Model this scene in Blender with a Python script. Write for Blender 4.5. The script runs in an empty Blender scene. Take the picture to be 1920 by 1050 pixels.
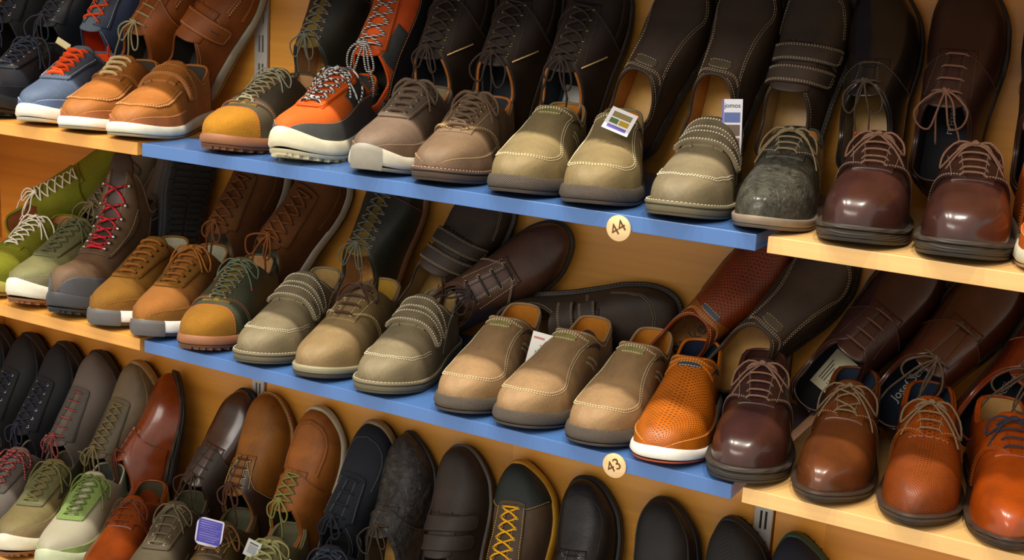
import bpy, math, random
import numpy as np
from mathutils import Matrix, Vector

PI = math.pi
SC = bpy.context.scene
COL = SC.collection

# ------------------------------------------------------------------ camera, world, lights
cam_d = bpy.data.cameras.new('camera')
cam = bpy.data.objects.new('camera', cam_d)
COL.objects.link(cam)
cam.location = (1.51971, -1.81628, 0.59682)
cam.rotation_euler = (1.33879, -0.05353, 0.51614)
cam_d.sensor_width = 36
cam_d.lens = 36 * 2414.5 / 1920
cam_d.clip_start = 0.05
SC.camera = cam

SC.view_settings.view_transform = 'Standard'
SC.view_settings.look = 'None'
SC.view_settings.gamma = 1
SC.view_settings.use_curve_mapping = False
SC.view_settings.exposure = 0.0

world = bpy.data.worlds.new('shop_light')
SC.world = world
world.use_nodes = True
world.node_tree.nodes['Background'].inputs[0].default_value = (1.0, 0.93, 0.82, 1)
world.node_tree.nodes['Background'].inputs[1].default_value = 0.88


def spot(x, y, z, tx, ty, tz, power, size, angle, color=(1, 0.93, 0.80)):
    d = bpy.data.lights.new('ceiling_spot', 'SPOT')
    d.energy = power
    d.shadow_soft_size = size
    d.spot_size = math.radians(angle)
    d.spot_blend = 0.5
    d.color = color
    o = bpy.data.objects.new('ceiling_spot', d)
    o.location = (x, y, z)
    o.rotation_euler = (Vector((tx, ty, tz)) - Vector((x, y, z))).to_track_quat('-Z', 'Y').to_euler()
    COL.objects.link(o)


for lx, pw in ((-0.55, 88), (0.10, 88), (0.75, 88), (1.40, 80)):
    spot(lx, -0.86, 2.15, lx + 0.05, -0.35, 0.1, pw, 0.035, 75)
ad = bpy.data.lights.new('frontal_fill', 'AREA')  # unseen fill light, added from the front as shop ambient for the lower tiers
ad.shape = 'RECTANGLE'
ad.size, ad.size_y = 2.4, 0.6
ad.energy = 46
ad.color = (1, 0.94, 0.85)
ao = bpy.data.objects.new('frontal_fill', ad)
ao.location = (0.4, -2.9, 1.7)
ao.rotation_euler = (Vector((0.4, 0, 0)) - Vector(ao.location)).to_track_quat('-Z', 'Y').to_euler()
COL.objects.link(ao)


# ------------------------------------------------------------------ materials
def lin(c):
    if isinstance(c, str):
        c = [int(c[i:i + 2], 16) / 255 for i in (0, 2, 4)]
    return [(v / 12.92 if v <= 0.04045 else ((v + 0.055) / 1.055) ** 2.4) for v in c]


MATS = {}


class NT:
    def __init__(s, name):
        s.m = bpy.data.materials.new(name)
        s.m.use_nodes = True
        s.t = s.m.node_tree
        s.b = s.t.nodes['Principled BSDF']

    def n(s, kind, **kw):
        nd = s.t.nodes.new(kind)
        for k, v in kw.items():
            if hasattr(nd, k) and not k.startswith('i_'):
                setattr(nd, k, v)
        return nd

    def l(s, a, b):
        s.t.links.new(a, b)

    def math(s, op, a, b=None, c=None):
        nd = s.t.nodes.new('ShaderNodeMath')
        nd.operation = op
        for i, v in enumerate((a, b, c)):
            if v is None:
                continue
            if isinstance(v, (int, float)):
                nd.inputs[i].default_value = v
            else:
                s.l(v, nd.inputs[i])
        return nd.outputs[0]

    def noise(s, scale, detail=3, vec=None, rough=0.6, dist=0.0):
        nd = s.t.nodes.new('ShaderNodeTexNoise')
        nd.inputs['Scale'].default_value = scale
        nd.inputs['Detail'].default_value = detail
        nd.inputs['Roughness'].default_value = rough
        nd.inputs['Distortion'].default_value = dist
        s.l(vec if vec is not None else s.obj(), nd.inputs['Vector'])
        return nd.outputs['Fac']

    def obj(s):
        if not hasattr(s, '_tc'):
            s._tc = s.t.nodes.new('ShaderNodeTexCoord')
        return s._tc.outputs['Object']

    def uv(s):
        s.obj()
        return s._tc.outputs['UV']

    def mapping(s, vec, scale=(1, 1, 1), rot=(0, 0, 0)):
        nd = s.t.nodes.new('ShaderNodeMapping')
        nd.inputs['Scale'].default_value = scale
        nd.inputs['Rotation'].default_value = rot
        s.l(vec, nd.inputs['Vector'])
        return nd.outputs[0]

    def ramp(s, fac, stops):
        nd = s.t.nodes.new('ShaderNodeValToRGB')
        cr = nd.color_ramp
        while len(cr.elements) < len(stops):
            cr.elements.new(0.5)
        for e, (p, c) in zip(cr.elements, stops):
            e.position = p
            e.color = tuple(c) + (1,)
        s.l(fac, nd.inputs[0])
        return nd.outputs[0]

    def mix(s, fac, a, b):
        nd = s.t.nodes.new('ShaderNodeMix')
        nd.data_type = 'RGBA'
        if isinstance(fac, (int, float)):
            nd.inputs[0].default_value = fac
        else:
            s.l(fac, nd.inputs[0])
        for i, v in ((6, a), (7, b)):
            if hasattr(v, 'links'):
                s.l(v, nd.inputs[i])
            else:
                nd.inputs[i].default_value = tuple(v[:3]) + (1,)
        return nd.outputs[2]

    def bump(s, h, strength, dist=0.001, prev=None):
        nd = s.t.nodes.new('ShaderNodeBump')
        nd.inputs['Strength'].default_value = strength
        nd.inputs['Distance'].default_value = dist
        s.l(h, nd.inputs['Height'])
        if prev is not None:
            s.l(prev, nd.inputs['Normal'])
        return nd.outputs[0]

    def dots(s, pitch, radius, hexed=True):
        """1 inside small round holes laid out on the UV grid (metres)."""
        v = s.mapping(s.uv(), (1 / pitch,) * 3, (0, 0, PI / 4 if hexed else 0))
        fr = s.t.nodes.new('ShaderNodeVectorMath')
        fr.operation = 'FRACTION'
        s.l(v, fr.inputs[0])
        sub = s.t.nodes.new('ShaderNodeVectorMath')
        sub.operation = 'SUBTRACT'
        s.l(fr.outputs[0], sub.inputs[0])
        sub.inputs[1].default_value = (0.5, 0.5, 0)
        sp = s.t.nodes.new('ShaderNodeSeparateXYZ')
        s.l(sub.outputs[0], sp.inputs[0])
        d = s.math('SQRT', s.math('ADD', s.math('POWER', s.math('ABSOLUTE', sp.outputs[0]), 2), s.math('POWER', s.math('ABSOLUTE', sp.outputs[1]), 2)))
        return s.math('LESS_THAN', d, radius), d


def M(kind, color, **kw):
    key = (kind, str(color), tuple(sorted(kw.items())))
    if key in MATS:
        return MATS[key]
    s = NT(kind)
    b = s.b
    c = lin(color)
    if kind not in ('thread', 'plain', 'metal', 'striped_lace', 'rubber'):
        g = 0.3 * c[0] + 0.6 * c[1] + 0.1 * c[2]
        c = [max(0.002, g + (v - g) * 1.10) for v in c]
    dark = [v * kw.get('dk', 0.72) for v in c]
    lite = [min(1, v * kw.get('lt', 1.25)) for v in c]
    rough = kw.get('rough')
    b.inputs['Specular IOR Level'].default_value = 0.4
    if kind in ('leather', 'polished'):
        f = s.noise(22, 4)
        col = s.ramp(f, [(0.3, dark), (0.7, lite)])
        g = s.noise(420, 2)
        w = s.noise(60, 5, dist=0.6)
        nb = s.bump(g, 0.16 if kind == 'leather' else 0.06, 0.0006)
        nb = s.bump(w, 0.25 if kind == 'leather' else 0.12, 0.0018, nb)
        s.l(col, b.inputs['Base Color'])
        s.l(nb, b.inputs['Normal'])
        b.inputs['Roughness'].default_value = rough if rough else (0.42 if kind == 'leather' else 0.26)
        if kind == 'polished':
            b.inputs['Coat Weight'].default_value = 0.35
            b.inputs['Coat Roughness'].default_value = 0.18
    elif kind == 'crinkled':
        w = s.noise(60, 6, dist=1.2, rough=0.65)
        v = s.t.nodes.new('ShaderNodeTexVoronoi')
        v.feature = 'DISTANCE_TO_EDGE'
        v.inputs['Scale'].default_value = 55
        nv = s.mapping(s.obj(), (1, 0.35, 1), (0.3, 0.2, 0.4))
        s.l(nv, v.inputs['Vector'])
        col = s.ramp(w, [(0.38, [v * .55 for v in c]), (0.62, [min(1, v * 1.7) for v in c])])
        s.l(col, b.inputs['Base Color'])
        nb = s.bump(w, 1.0, 0.007)
        nb = s.bump(v.outputs[0], 0.3, 0.001, nb)
        s.l(nb, b.inputs['Normal'])
        b.inputs['Roughness'].default_value = rough or 0.33
        b.inputs['Coat Weight'].default_value = 0.25
        b.inputs['Coat Roughness'].default_value = 0.2
    elif kind in ('nubuck', 'suede'):
        f = s.noise(16, 5, dist=0.8)
        g = s.noise(300 if kind == 'nubuck' else 420, 3)
        m = s.math('ADD', s.math('MULTIPLY', f, 0.75), s.math('MULTIPLY', g, 0.25 if kind == 'nubuck' else 0.5))
        lo, hi = (0.35, 0.66) if kind == 'nubuck' else (0.4, 0.85)
        col = s.ramp(m, [(lo, dark), (hi, lite)])
        s.l(col, b.inputs['Base Color'])
        s.l(s.bump(g, 0.25 if kind == 'nubuck' else 0.6, 0.0009), b.inputs['Normal'])
        b.inputs['Roughness'].default_value = rough or (0.62 if kind == 'nubuck' else 0.9)
        b.inputs['Sheen Weight'].default_value = 0.04
        b.inputs['Sheen Tint'].default_value = tuple(min(1, v * 2.2) for v in c) + (1,)
        b.inputs['Sheen Roughness'].default_value = 0.5
    elif kind == 'perforated':
        msk, d = s.dots(kw.get('pitch', 0.0045), kw.get('rad', 0.24))
        f = s.noise(25, 4)
        col = s.ramp(f, [(0.3, dark), (0.7, lite)])
        s.l(s.mix(msk, col, [v * 0.22 for v in c]), b.inputs['Base Color'])
        s.l(s.bump(s.math('SMOOTH_MIN', d, 0.34, 0.1), 0.8, 0.0012), b.inputs['Normal'])
        b.inputs['Roughness'].default_value = rough or 0.42
    elif kind == 'mesh':
        msk, d = s.dots(kw.get('pitch', 0.0022), 0.26)
        s.l(s.mix(msk, lite, [v * 0.45 for v in c]), b.inputs['Base Color'])
        s.l(s.bump(d, 0.8, 0.0008), b.inputs['Normal'])
        b.inputs['Roughness'].default_value = 0.75
    elif kind == 'cork':
        g = s.noise(260, 4)
        s.l(s.ramp(g, [(0.35, dark), (0.65, lite)]), b.inputs['Base Color'])
        b.inputs['Roughness'].default_value = 0.8
    elif kind in ('textile', 'lace'):
        u = s.noise(600, 2)
        s.l(s.ramp(u, [(0.3, dark), (0.7, lite)]), b.inputs['Base Color'])
        s.l(s.bump(u, 0.4, 0.0006), b.inputs['Normal'])
        b.inputs['Roughness'].default_value = 0.85
    elif kind == 'striped_lace':
        wv = s.t.nodes.new('ShaderNodeTexWave')
        wv.inputs['Scale'].default_value = 95
        wv.inputs['Distortion'].default_value = 2.0
        s.l(s.obj(), wv.inputs['Vector'])
        c2 = lin(kw.get('c2', '101010'))
        s.l(s.ramp(wv.outputs['Fac'], [(0.45, c), (0.55, c2)]), b.inputs['Base Color'])
        b.inputs['Roughness'].default_value = 0.8
    elif kind in ('rubber', 'knurled', 'ribbed'):
        f = s.noise(30, 4)
        s.l(s.ramp(f, [(0.3, [v * 0.85 for v in c]), (0.7, [min(1, v * 1.1) for v in c])]), b.inputs['Base Color'])
        b.inputs['Roughness'].default_value = rough or 0.55
        if kind == 'knurled':
            hs = []
            for r in (PI / 4, -PI / 4):
                sp = s.t.nodes.new('ShaderNodeSeparateXYZ')
                s.l(s.mapping(s.uv(), (2 * PI / 0.0021,) * 3, (0, 0, r)), sp.inputs[0])
                hs.append(s.math('SINE', sp.outputs[0]))
            s.l(s.bump(s.math('ADD', hs[0], hs[1]), 0.9, 0.0006), b.inputs['Normal'])
        elif kind == 'ribbed':
            sp = s.t.nodes.new('ShaderNodeSeparateXYZ')
            s.l(s.mapping(s.uv(), (2 * PI / 0.0034,) * 3), sp.inputs[0])
            s.l(s.bump(s.math('SINE', sp.outputs[1]), 0.8, 0.0007), b.inputs['Normal'])
        else:
            s.l(s.bump(s.noise(500, 2), 0.15, 0.0005), b.inputs['Normal'])
    elif kind == 'thread':
        b.inputs['Base Color'].default_value = tuple(c) + (1,)
        b.inputs['Roughness'].default_value = 0.7
    elif kind == 'metal':
        b.inputs['Base Color'].default_value = tuple(c) + (1,)
        b.inputs['Metallic'].default_value = 1
        b.inputs['Roughness'].default_value = rough or 0.3
    elif kind == 'plain':
        b.inputs['Base Color'].default_value = tuple(c) + (1,)
        b.inputs['Roughness'].default_value = rough or 0.5
    MATS[key] = s.m
    return s.m


def wood_material(name, color, along='x', plank=0.0, rough=0.42):
    s = NT(name)
    c = lin(color)
    v = s.obj()
    sc = (1.4, 40, 40) if along == 'x' else (40, 40, 1.4)
    g = s.noise(1.0, 5, s.mapping(v, sc), 0.6, 0.4)
    f = s.noise(1.0, 3, s.mapping(v, tuple(0.2 * a for a in sc)), 0.5)
    m = s.math('ADD', s.math('MULTIPLY', g, 0.55), s.math('MULTIPLY', f, 0.45))
    col = s.ramp(m, [(0.32, [c[0] * 0.80, c[1] * 0.74, c[2] * 0.66]), (0.68, [min(1, c[0] * 1.14), c[1] * 1.17, c[2] * 1.2])])
    if plank:
        sp = s.t.nodes.new('ShaderNodeSeparateXYZ')
        s.l(v, sp.inputs[0])
        idx = s.math('FLOOR', s.math('DIVIDE', sp.outputs[0], plank))
        wn = s.t.nodes.new('ShaderNodeTexWhiteNoise')
        wn.noise_dimensions = '1D'
        s.l(idx, wn.inputs['W'])
        tint = s.ramp(wn.outputs['Value'], [(0.0, (0.80, 0.78, 0.74)), (1.0, (1.0, 1.0, 1.0))])
        mx = s.t.nodes.new('ShaderNodeMix')
        mx.data_type = 'RGBA'
        mx.blend_type = 'MULTIPLY'
        mx.inputs[0].default_value = 1
        s.l(col, mx.inputs[6])
        s.l(tint, mx.inputs[7])
        col = mx.outputs[2]
    s.l(col, s.b.inputs['Base Color'])
    s.b.inputs['Roughness'].default_value = rough
    s.b.inputs['Coat Weight'].default_value = 0.15
    s.b.inputs['Coat Roughness'].default_value = 0.25
    s.l(s.bump(g, 0.08, 0.0005), s.b.inputs['Normal'])
    return s.m


# ------------------------------------------------------------------ mesh helpers
class MB:
    """Collects shapes; build() links them as one mesh object."""

    def __init__(s):
        s.v, s.f, s.mi, s.uv, s.sm, s.n = [], [], [], [], [], 0

    def add(s, verts, faces, mi=0, uvs=None, smooth=True):
        verts = np.asarray(verts, float).reshape(-1, 3)
        s.v.append(verts)
        s.uv.append(np.zeros((len(verts), 2)) if uvs is None else np.asarray(uvs, float).reshape(-1, 2))
        k = s.n
        s.f.extend([tuple(i + k for i in f) for f in faces])
        s.mi.extend([mi] * len(faces))
        s.sm.extend([smooth] * len(faces))
        s.n += len(verts)

    def grid(s, P, mi=0, uvs=None, wrap_u=False, wrap_v=False, flip=False, skip=None):
        a, b = P.shape[:2]
        fs = []
        for i in range(a if wrap_u else a - 1):
            i2 = (i + 1) % a
            for j in range(b if wrap_v else b - 1):
                if skip and skip(i, j):
                    continue
                j2 = (j + 1) % b
                q = (i * b + j, i2 * b + j, i2 * b + j2, i * b + j2)
                fs.append(q[::-1] if flip else q)
        s.add(P.reshape(-1, 3), fs, mi, None if uvs is None else uvs.reshape(-1, 2))

    def box(s, lo, hi, mi=0, bev=0.0):
        x0, y0, z0 = lo
        x1, y1, z1 = hi
        if bev <= 0:
            v = [(x, y, z) for z in (z0, z1) for y in (y0, y1) for x in (x0, x1)]
            f = [(0, 2, 3, 1), (4, 5, 7, 6), (0, 1, 5, 4), (2, 6, 7, 3), (0, 4, 6, 2), (1, 3, 7, 5)]
            s.add(v, f, mi, smooth=False)
            return
        import bmesh
        bm = bmesh.new()
        bmesh.ops.create_cube(bm, size=1)
        for vt in bm.verts:
            vt.co = Vector((x0 + (vt.co.x + .5) * (x1 - x0), y0 + (vt.co.y + .5) * (y1 - y0), z0 + (vt.co.z + .5) * (z1 - z0)))
        bmesh.ops.bevel(bm, geom=bm.edges[:], offset=bev, segments=2, affect='EDGES', profile=0.5)
        bm.verts.index_update()
        s.add([tuple(v.co) for v in bm.verts], [tuple(v.index for v in f.verts) for f in bm.faces], mi, smooth=False)
        bm.free()

    def tube(s, pts, r, seg=6, closed=False, mi=0, sub=3, flat=None, flat_n=None, caps=True):
        pts = np.asarray(pts, float)
        n = len(pts)
        if sub > 1 and n > 2:
            out = []
            m = n if closed else n - 1
            for i in range(m):
                if closed:
                    p0, p1, p2, p3 = pts[(i - 1) % n], pts[i], pts[(i + 1) % n], pts[(i + 2) % n]
                else:
                    p0, p1, p2, p3 = pts[max(i - 1, 0)], pts[i], pts[i + 1], pts[min(i + 2, n - 1)]
                for k in range(sub):
                    t = k / sub
                    out.append(0.5 * (2 * p1 + (p2 - p0) * t + (2 * p0 - 5 * p1 + 4 * p2 - p3) * t * t + (3 * p1 - p0 - 3 * p2 + p3) * t ** 3))
            if not closed:
                out.append(pts[-1])
            pts = np.array(out)
            n = len(pts)
        T = (np.roll(pts, -1, 0) - np.roll(pts, 1, 0)) if closed else np.gradient(pts, axis=0)
        T /= np.linalg.norm(T, axis=1)[:, None] + 1e-12
        if flat_n is not None:
            ref = np.asarray(flat_n, float)
            A = np.broadcast_to(ref, T.shape) - (T @ ref)[:, None] * T
            A /= np.linalg.norm(A, axis=1)[:, None] + 1e-9
            B = np.cross(T, A)
        else:
            a = np.cross(T[0], (0.3, 0.5, 0.81))
            a /= np.linalg.norm(a) + 1e-9
            A = [a]
            for i in range(1, n):
                a = A[-1] - (A[-1] @ T[i]) * T[i]
                A.append(a / (np.linalg.norm(a) + 1e-9))
            A = np.array(A)
            B = np.cross(T, A)
        an = np.arange(seg) * 2 * PI / seg
        ra, rb = (r * flat, r) if flat else (r, r)
        P = pts[:, None] + np.cos(an)[None, :, None] * A[:, None] * ra + np.sin(an)[None, :, None] * B[:, None] * rb
        fs = []
        for i in range(n if closed else n - 1):
            i2 = (i + 1) % n
            for j in range(seg):
                j2 = (j + 1) % seg
                fs.append((i * seg + j, i2 * seg + j, i2 * seg + j2, i * seg + j2))
        if caps and not closed:
            fs.append(tuple(range(seg)))
            fs.append(tuple(range((n - 1) * seg, n * seg))[::-1])
        s.add(P.reshape(-1, 3), fs, mi)

    def build(s, name, mats, parent=None, merge=False, **props):
        me = bpy.data.meshes.new(name)
        V = np.concatenate(s.v) if s.v else np.zeros((0, 3))
        me.from_pydata(V.tolist(), [], s.f)
        if not isinstance(mats, (list, tuple)):
            mats = [mats]
        for m in mats:
            me.materials.append(m)
        me.polygons.foreach_set('material_index', s.mi)
        me.polygons.foreach_set('use_smooth', s.sm)
        UV = np.concatenate(s.uv) if s.uv else np.zeros((0, 2))
        li = np.zeros(len(me.loops), dtype=np.int32)
        me.loops.foreach_get('vertex_index', li)
        uvl = me.uv_layers.new(name='UVMap')
        uvl.data.foreach_set('uv', UV[li].ravel().astype(np.float32))
        if merge:
            import bmesh
            bm = bmesh.new()
            bm.from_mesh(me)
            bmesh.ops.remove_doubles(bm, verts=bm.verts, dist=2e-5)
            bm.to_mesh(me)
            bm.free()
        me.update()
        o = bpy.data.objects.new(name, me)
        COL.objects.link(o)
        if parent:
            o.parent = parent
        for k, v in props.items():
            o[k] = v
        return o


def thing(name, label, cat, group=None):
    o = bpy.data.objects.new(name, None)
    o.empty_display_size = 0.02
    COL.objects.link(o)
    o['label'] = label
    o['category'] = cat
    if group:
        o['group'] = group
    return o


def text_part(txt, name, size, mat, parent, origin, xdir, ydir, extrude=0.0002):
    """Lettering lying in the plane spanned by xdir and ydir, centred on origin (parent space)."""
    cu = bpy.data.curves.new(name, 'FONT')
    cu.body = txt
    cu.size = size
    cu.extrude = extrude
    cu.align_x = 'CENTER'
    cu.align_y = 'CENTER'
    cu.materials.append(mat)
    tmp = bpy.data.objects.new(name, cu)
    COL.objects.link(tmp)
    me = bpy.data.meshes.new_from_object(tmp.evaluated_get(bpy.context.evaluated_depsgraph_get()))
    COL.objects.unlink(tmp)
    bpy.data.objects.remove(tmp)
    me.name = name
    if not me.materials:
        me.materials.append(mat)
    o = bpy.data.objects.new(name, me)
    COL.objects.link(o)
    x = Vector(xdir).normalized()
    y = Vector(ydir)
    y = (y - y.dot(x) * x).normalized()
    z = x.cross(y)
    m = Matrix((x, y, z)).transposed().to_4x4()
    m.translation = Vector(origin)
    o.parent = parent
    o.matrix_local = m
    return o


# ------------------------------------------------------------------ the last: the surface a shoe upper follows
def smooth_table(pts, n=401, k=15):
    x = np.linspace(0, 1, n)
    px, py = zip(*pts)
    y = np.interp(x, px, py)
    pad = np.pad(y, k, mode='reflect', reflect_type='odd')
    ker = np.hanning(2 * k + 1)
    ker /= ker.sum()
    return np.convolve(pad, ker, 'valid')


class Last:
    def __init__(s, L=0.298, ball=0.100, heel=0.070, waist=0.074, tipw=0.62, toe_r=0.24, toe_n=2.3, asym=0.009,
                 hs=1.0, toe_h=1.0, ut=0.42, u1=0.20, tz=(0.079, 0.056, 0.068), sole_h=0.026, sole_b=0.018, spring=0.010,
                 boot=0.0, side=1, fn=2.4, **_):
        s.L, s.side, s.ut, s.u1 = L, side, ut, ut - .20
        hw, bw, ww = heel / 2, ball / 2, waist / 2
        s.tw = smooth_table([(0, hw * .92), (.1, hw), (.22, hw * 1.02), (.4, ww), (.56, bw * .92), (.68, bw), (.80, bw * .96), (.90, bw * .84), (1, bw * tipw)])
        x = np.linspace(0, 1, 401)
        r = .13
        cap = np.where(x < r, (1 - np.clip(1 - x / r, 0, 1) ** 2.3) ** (1 / 2.3), 1)
        cap2 = np.where(x > 1 - toe_r, (1 - np.clip((x - 1 + toe_r) / toe_r, 0, 1) ** toe_n) ** (1 / toe_n), 1)
        s.cap, s.cap2, s.toe_r, s.toe_n = cap, cap2, toe_r, toe_n
        s.tc = smooth_table([(0, 0), (.3, .002), (.6, .004), (.8, 0), (1, -asym)]) * side
        h = [(0, .104), (.25, .106), (.36, .097), (.44, .0865), (.52, .0780), (.62, .0670), (.72, .0550 * (1 + .6 * (toe_h - 1))), (.82, .0430 * toe_h), (.90, .0345 * toe_h), (1, .027 * toe_h)]
        if boot:
            h = [(0, .30), (.25, .26), (.34, .20), (.40, .150), (.46, .118), (.54, .092), (.62, .075), (.72, .064), (.82, .058), (.92, .054), (1, .05)]
        s.th = smooth_table([(a, b * hs) for a, b in h], k=13)
        s.fr, s.fn = 0.13, fn
        s.tp = smooth_table([(0, .5), (.3, .55), (.46, .76), (.62, .72), (.85, .64), (1, .60)])
        s.tq = smooth_table([(0, .9), (.3, .82), (.5, .78), (.65, .76), (.85, .70), (1, .66)])
        a, b, c = tz
        s.tz = smooth_table([(0, a), (.06, a), (.22, b), (.36, c), (1, c)], k=13)
        sp = np.clip((x - .70) / .30, 0, 1)
        s.zb = spring * sp ** 1.8 + 0.002 * np.clip(1 - x / .12, 0, 1) ** 2
        s.zf = s.zb + smooth_table([(0, sole_h), (.25, sole_h), (.5, (sole_h + sole_b) / 2), (.7, sole_b), (1, sole_b)])
        s.x = x
        ridge = s.pt(x, np.full(401, PI / 2))
        s.arc = np.concatenate([[0], np.cumsum(np.linalg.norm(np.diff(ridge, axis=0), axis=1))])

    def T(s, tab, u):
        return np.interp(u, s.x, tab)

    def w(s, u):
        u = np.asarray(u, float)
        b = s.T(s.tw, u)
        r = .13
        c1 = np.where(u < r, (1 - np.clip(1 - u / r, 0, 1) ** 2.3) ** (1 / 2.3), 1)
        c2 = np.where(u > 1 - s.toe_r, (1 - np.clip((u - 1 + s.toe_r) / s.toe_r, 0, 1) ** s.toe_n) ** (1 / s.toe_n), 1)
        return b * c1 * c2

    def h(s, u):
        u = np.asarray(u, float)
        c = np.where(u > 1 - s.fr, (1 - np.clip((u - 1 + s.fr) / s.fr, 0, 1) ** s.fn) ** (1 / s.fn), 1)
        return s.T(s.th, u) * c

    def pt(s, u, phi):
        u = np.clip(u, 0, 1)
        p, q = s.T(s.tp, u), s.T(s.tq, u)
        cs, sn = np.cos(phi), np.clip(np.sin(phi), 0, 1)
        w = s.w(u)
        y = w * np.sign(cs) * np.abs(cs) ** p
        zr = s.h(u) * sn ** q
        x = u * s.L + 0.10 * np.clip(0.1 - u, 0, .1) * zr / .06 * 1.0 - 0.004 * np.sin(np.clip(zr / .06, 0, 1) * PI) * np.clip(1 - u / .1, 0, 1)
        y = y + s.T(s.tc, u) * (1 - 0.15 * zr / .1)
        # the upper bulges a little over the sole edge
        return np.stack([x, y, s.T(s.zf, u) + zr], -1)

    def S(s, u, phi, off=0.0):
        u = np.asarray(u, float)
        phi = np.asarray(phi, float)
        u, phi = np.broadcast_arrays(u, phi)
        P = s.pt(u, phi)
        if np.ndim(off) == 0 and off == 0:
            return P
        sg = np.arccos(np.clip(1 - 2 * u, -1, 1)) / PI
        sg = np.clip(sg, .012, .988)
        f = np.clip(phi, .03, PI - .03)
        e = 6e-3
        a = s.pt((1 - np.cos(PI * (sg + e))) / 2, f) - s.pt((1 - np.cos(PI * (sg - e))) / 2, f)
        b = s.pt((1 - np.cos(PI * sg)) / 2, f + e * 3) - s.pt((1 - np.cos(PI * sg)) / 2, f - e * 3)
        N = np.cross(b, a)
        N /= np.linalg.norm(N, axis=-1)[..., None] + 1e-12
        return P + N * np.asarray(off)[..., None] if np.ndim(off) else P + N * off

    def atop(s, u):
        """Angle of the opening's rim at u; pi/2 in front of the throat."""
        u = np.asarray(u, float)
        r = np.clip(s.T(s.tz, u) / s.T(s.th, u), 0, .995)
        a = np.arcsin(r ** (1 / s.T(s.tq, u)))
        k = np.clip((u - s.u1) / (s.ut - s.u1), 0, 1)
        ca = np.cos(a) * np.clip(1 - k ** 2.7, 0, 1) ** .5
        return np.where(u >= s.ut, PI / 2, np.arccos(np.clip(ca, 0, 1)))

    def a_of_y(s, u, y):
        """Angle at which the surface is y away from the centre line."""
        f = np.clip(y / np.maximum(s.w(u), 1e-4), 0, 1)
        return np.arccos(f ** (1 / s.T(s.tp, u)))


def uv_of(la, u, phi):
    return np.stack([np.interp(u, la.x, la.arc), (phi - PI / 2) * 0.05], -1)


def patch(mb, la, fu, fphi, nS=14, nT=8, off=0.0, thick=0.0015, mi=0, e=0.02):
    """A panel lying on the upper: fu, fphi map (S, T) in 0..1 to the last's coordinates."""
    Sv = np.concatenate([[0, 0], np.linspace(e, 1 - e, nS), [1, 1]])
    Tv = np.concatenate([[0, 0], np.linspace(e, 1 - e, nT), [1, 1]])
    wS = np.concatenate([[-.4, .7], np.ones(nS), [.7, -.4]])
    wT = np.concatenate([[-.4, .7], np.ones(nT), [.7, -.4]])
    S_, T_ = np.meshgrid(Sv, Tv, indexing='ij')
    W = np.minimum(wS[:, None], wT[None, :])
    u = fu(S_, T_) * np.ones_like(S_)
    ph = fphi(S_, T_, u) * np.ones_like(S_)
    P = la.S(u, ph, off + thick * W)
    mb.grid(P, mi, uv_of(la, u, ph))


def stitch(mb, la, u, phi, off=0.0004, mi=1, ln=0.0026, gap=0.0015, wd=0.0009, ht=0.0007, shift=0.0):
    u = np.asarray(u, float)
    phi = np.asarray(phi, float)
    n = 120
    k = np.linspace(0, 1, len(u))
    kk = np.linspace(0, 1, n)
    u, phi = np.interp(kk, k, u), np.interp(kk, k, phi)
    P = la.S(u, phi, off)
    Q = la.S(u, phi, off + 0.001)
    N = (Q - P) * 1000
    if shift:
        T = np.gradient(P, axis=0)
        T /= np.linalg.norm(T, axis=1)[:, None] + 1e-12
        P = P + np.cross(T, N) * shift
    d = np.concatenate([[0], np.cumsum(np.linalg.norm(np.diff(P, axis=0), axis=1))])
    m = max(1, int(d[-1] / (ln + gap)))
    t0 = np.arange(m) * (ln + gap)
    A = np.stack([np.interp(t0, d, P[:, i]) for i in range(3)], -1)
    B = np.stack([np.interp(t0 + ln, d, P[:, i]) for i in range(3)], -1)
    Nn = np.stack([np.interp(t0 + ln / 2, d, N[:, i]) for i in range(3)], -1)
    T = B - A
    T /= np.linalg.norm(T, axis=1)[:, None] + 1e-12
    X = np.cross(T, Nn)
    X /= np.linalg.norm(X, axis=1)[:, None] + 1e-12
    X *= wd / 2
    H = Nn * ht
    V = np.stack([A - X, A + X, B + X, B - X, A * .8 + B * .2 - X * .6 + H, A * .8 + B * .2 + X * .6 + H, A * .2 + B * .8 + X * .6 + H, A * .2 + B * .8 - X * .6 + H], 1)
    fs = []
    for i in range(m):
        k = i * 8
        fs += [(k + 4, k + 5, k + 6, k + 7), (k, k + 1, k + 5, k + 4), (k + 1, k + 2, k + 6, k + 5), (k + 2, k + 3, k + 7, k + 6), (k + 3, k, k + 4, k + 7)]
    mb.add(V.reshape(-1, 3), fs, mi)


def seam(mb, la, u, phi, r=0.0012, off=0.0, mi=0, seg=5):
    u = np.interp(np.linspace(0, 1, 60), np.linspace(0, 1, len(u)), u)
    phi = np.interp(np.linspace(0, 1, 60), np.linspace(0, 1, len(phi)), phi)
    mb.tube(la.S(u, phi, off), r, seg, mi=mi, sub=1)


def outline(la, n=56):
    sg = np.linspace(0, 1, n)
    u = (1 - np.cos(PI * sg)) / 2
    R = la.pt(u, np.zeros(n))
    Lh = la.pt(u, np.full(n, PI))
    P = np.concatenate([R, Lh[-2:0:-1]])
    U = np.concatenate([u, u[-2:0:-1]])
    T = np.roll(P, -1, 0) - np.roll(P, 1, 0)
    N = np.stack([T[:, 1], -T[:, 0]], -1)
    N /= np.linalg.norm(N, axis=1)[:, None] + 1e-12
    c = P[:, :2].mean(0)
    if ((P[:, :2] - c) * N).sum() < 0:
        N = -N
    return P, U, N


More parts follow.
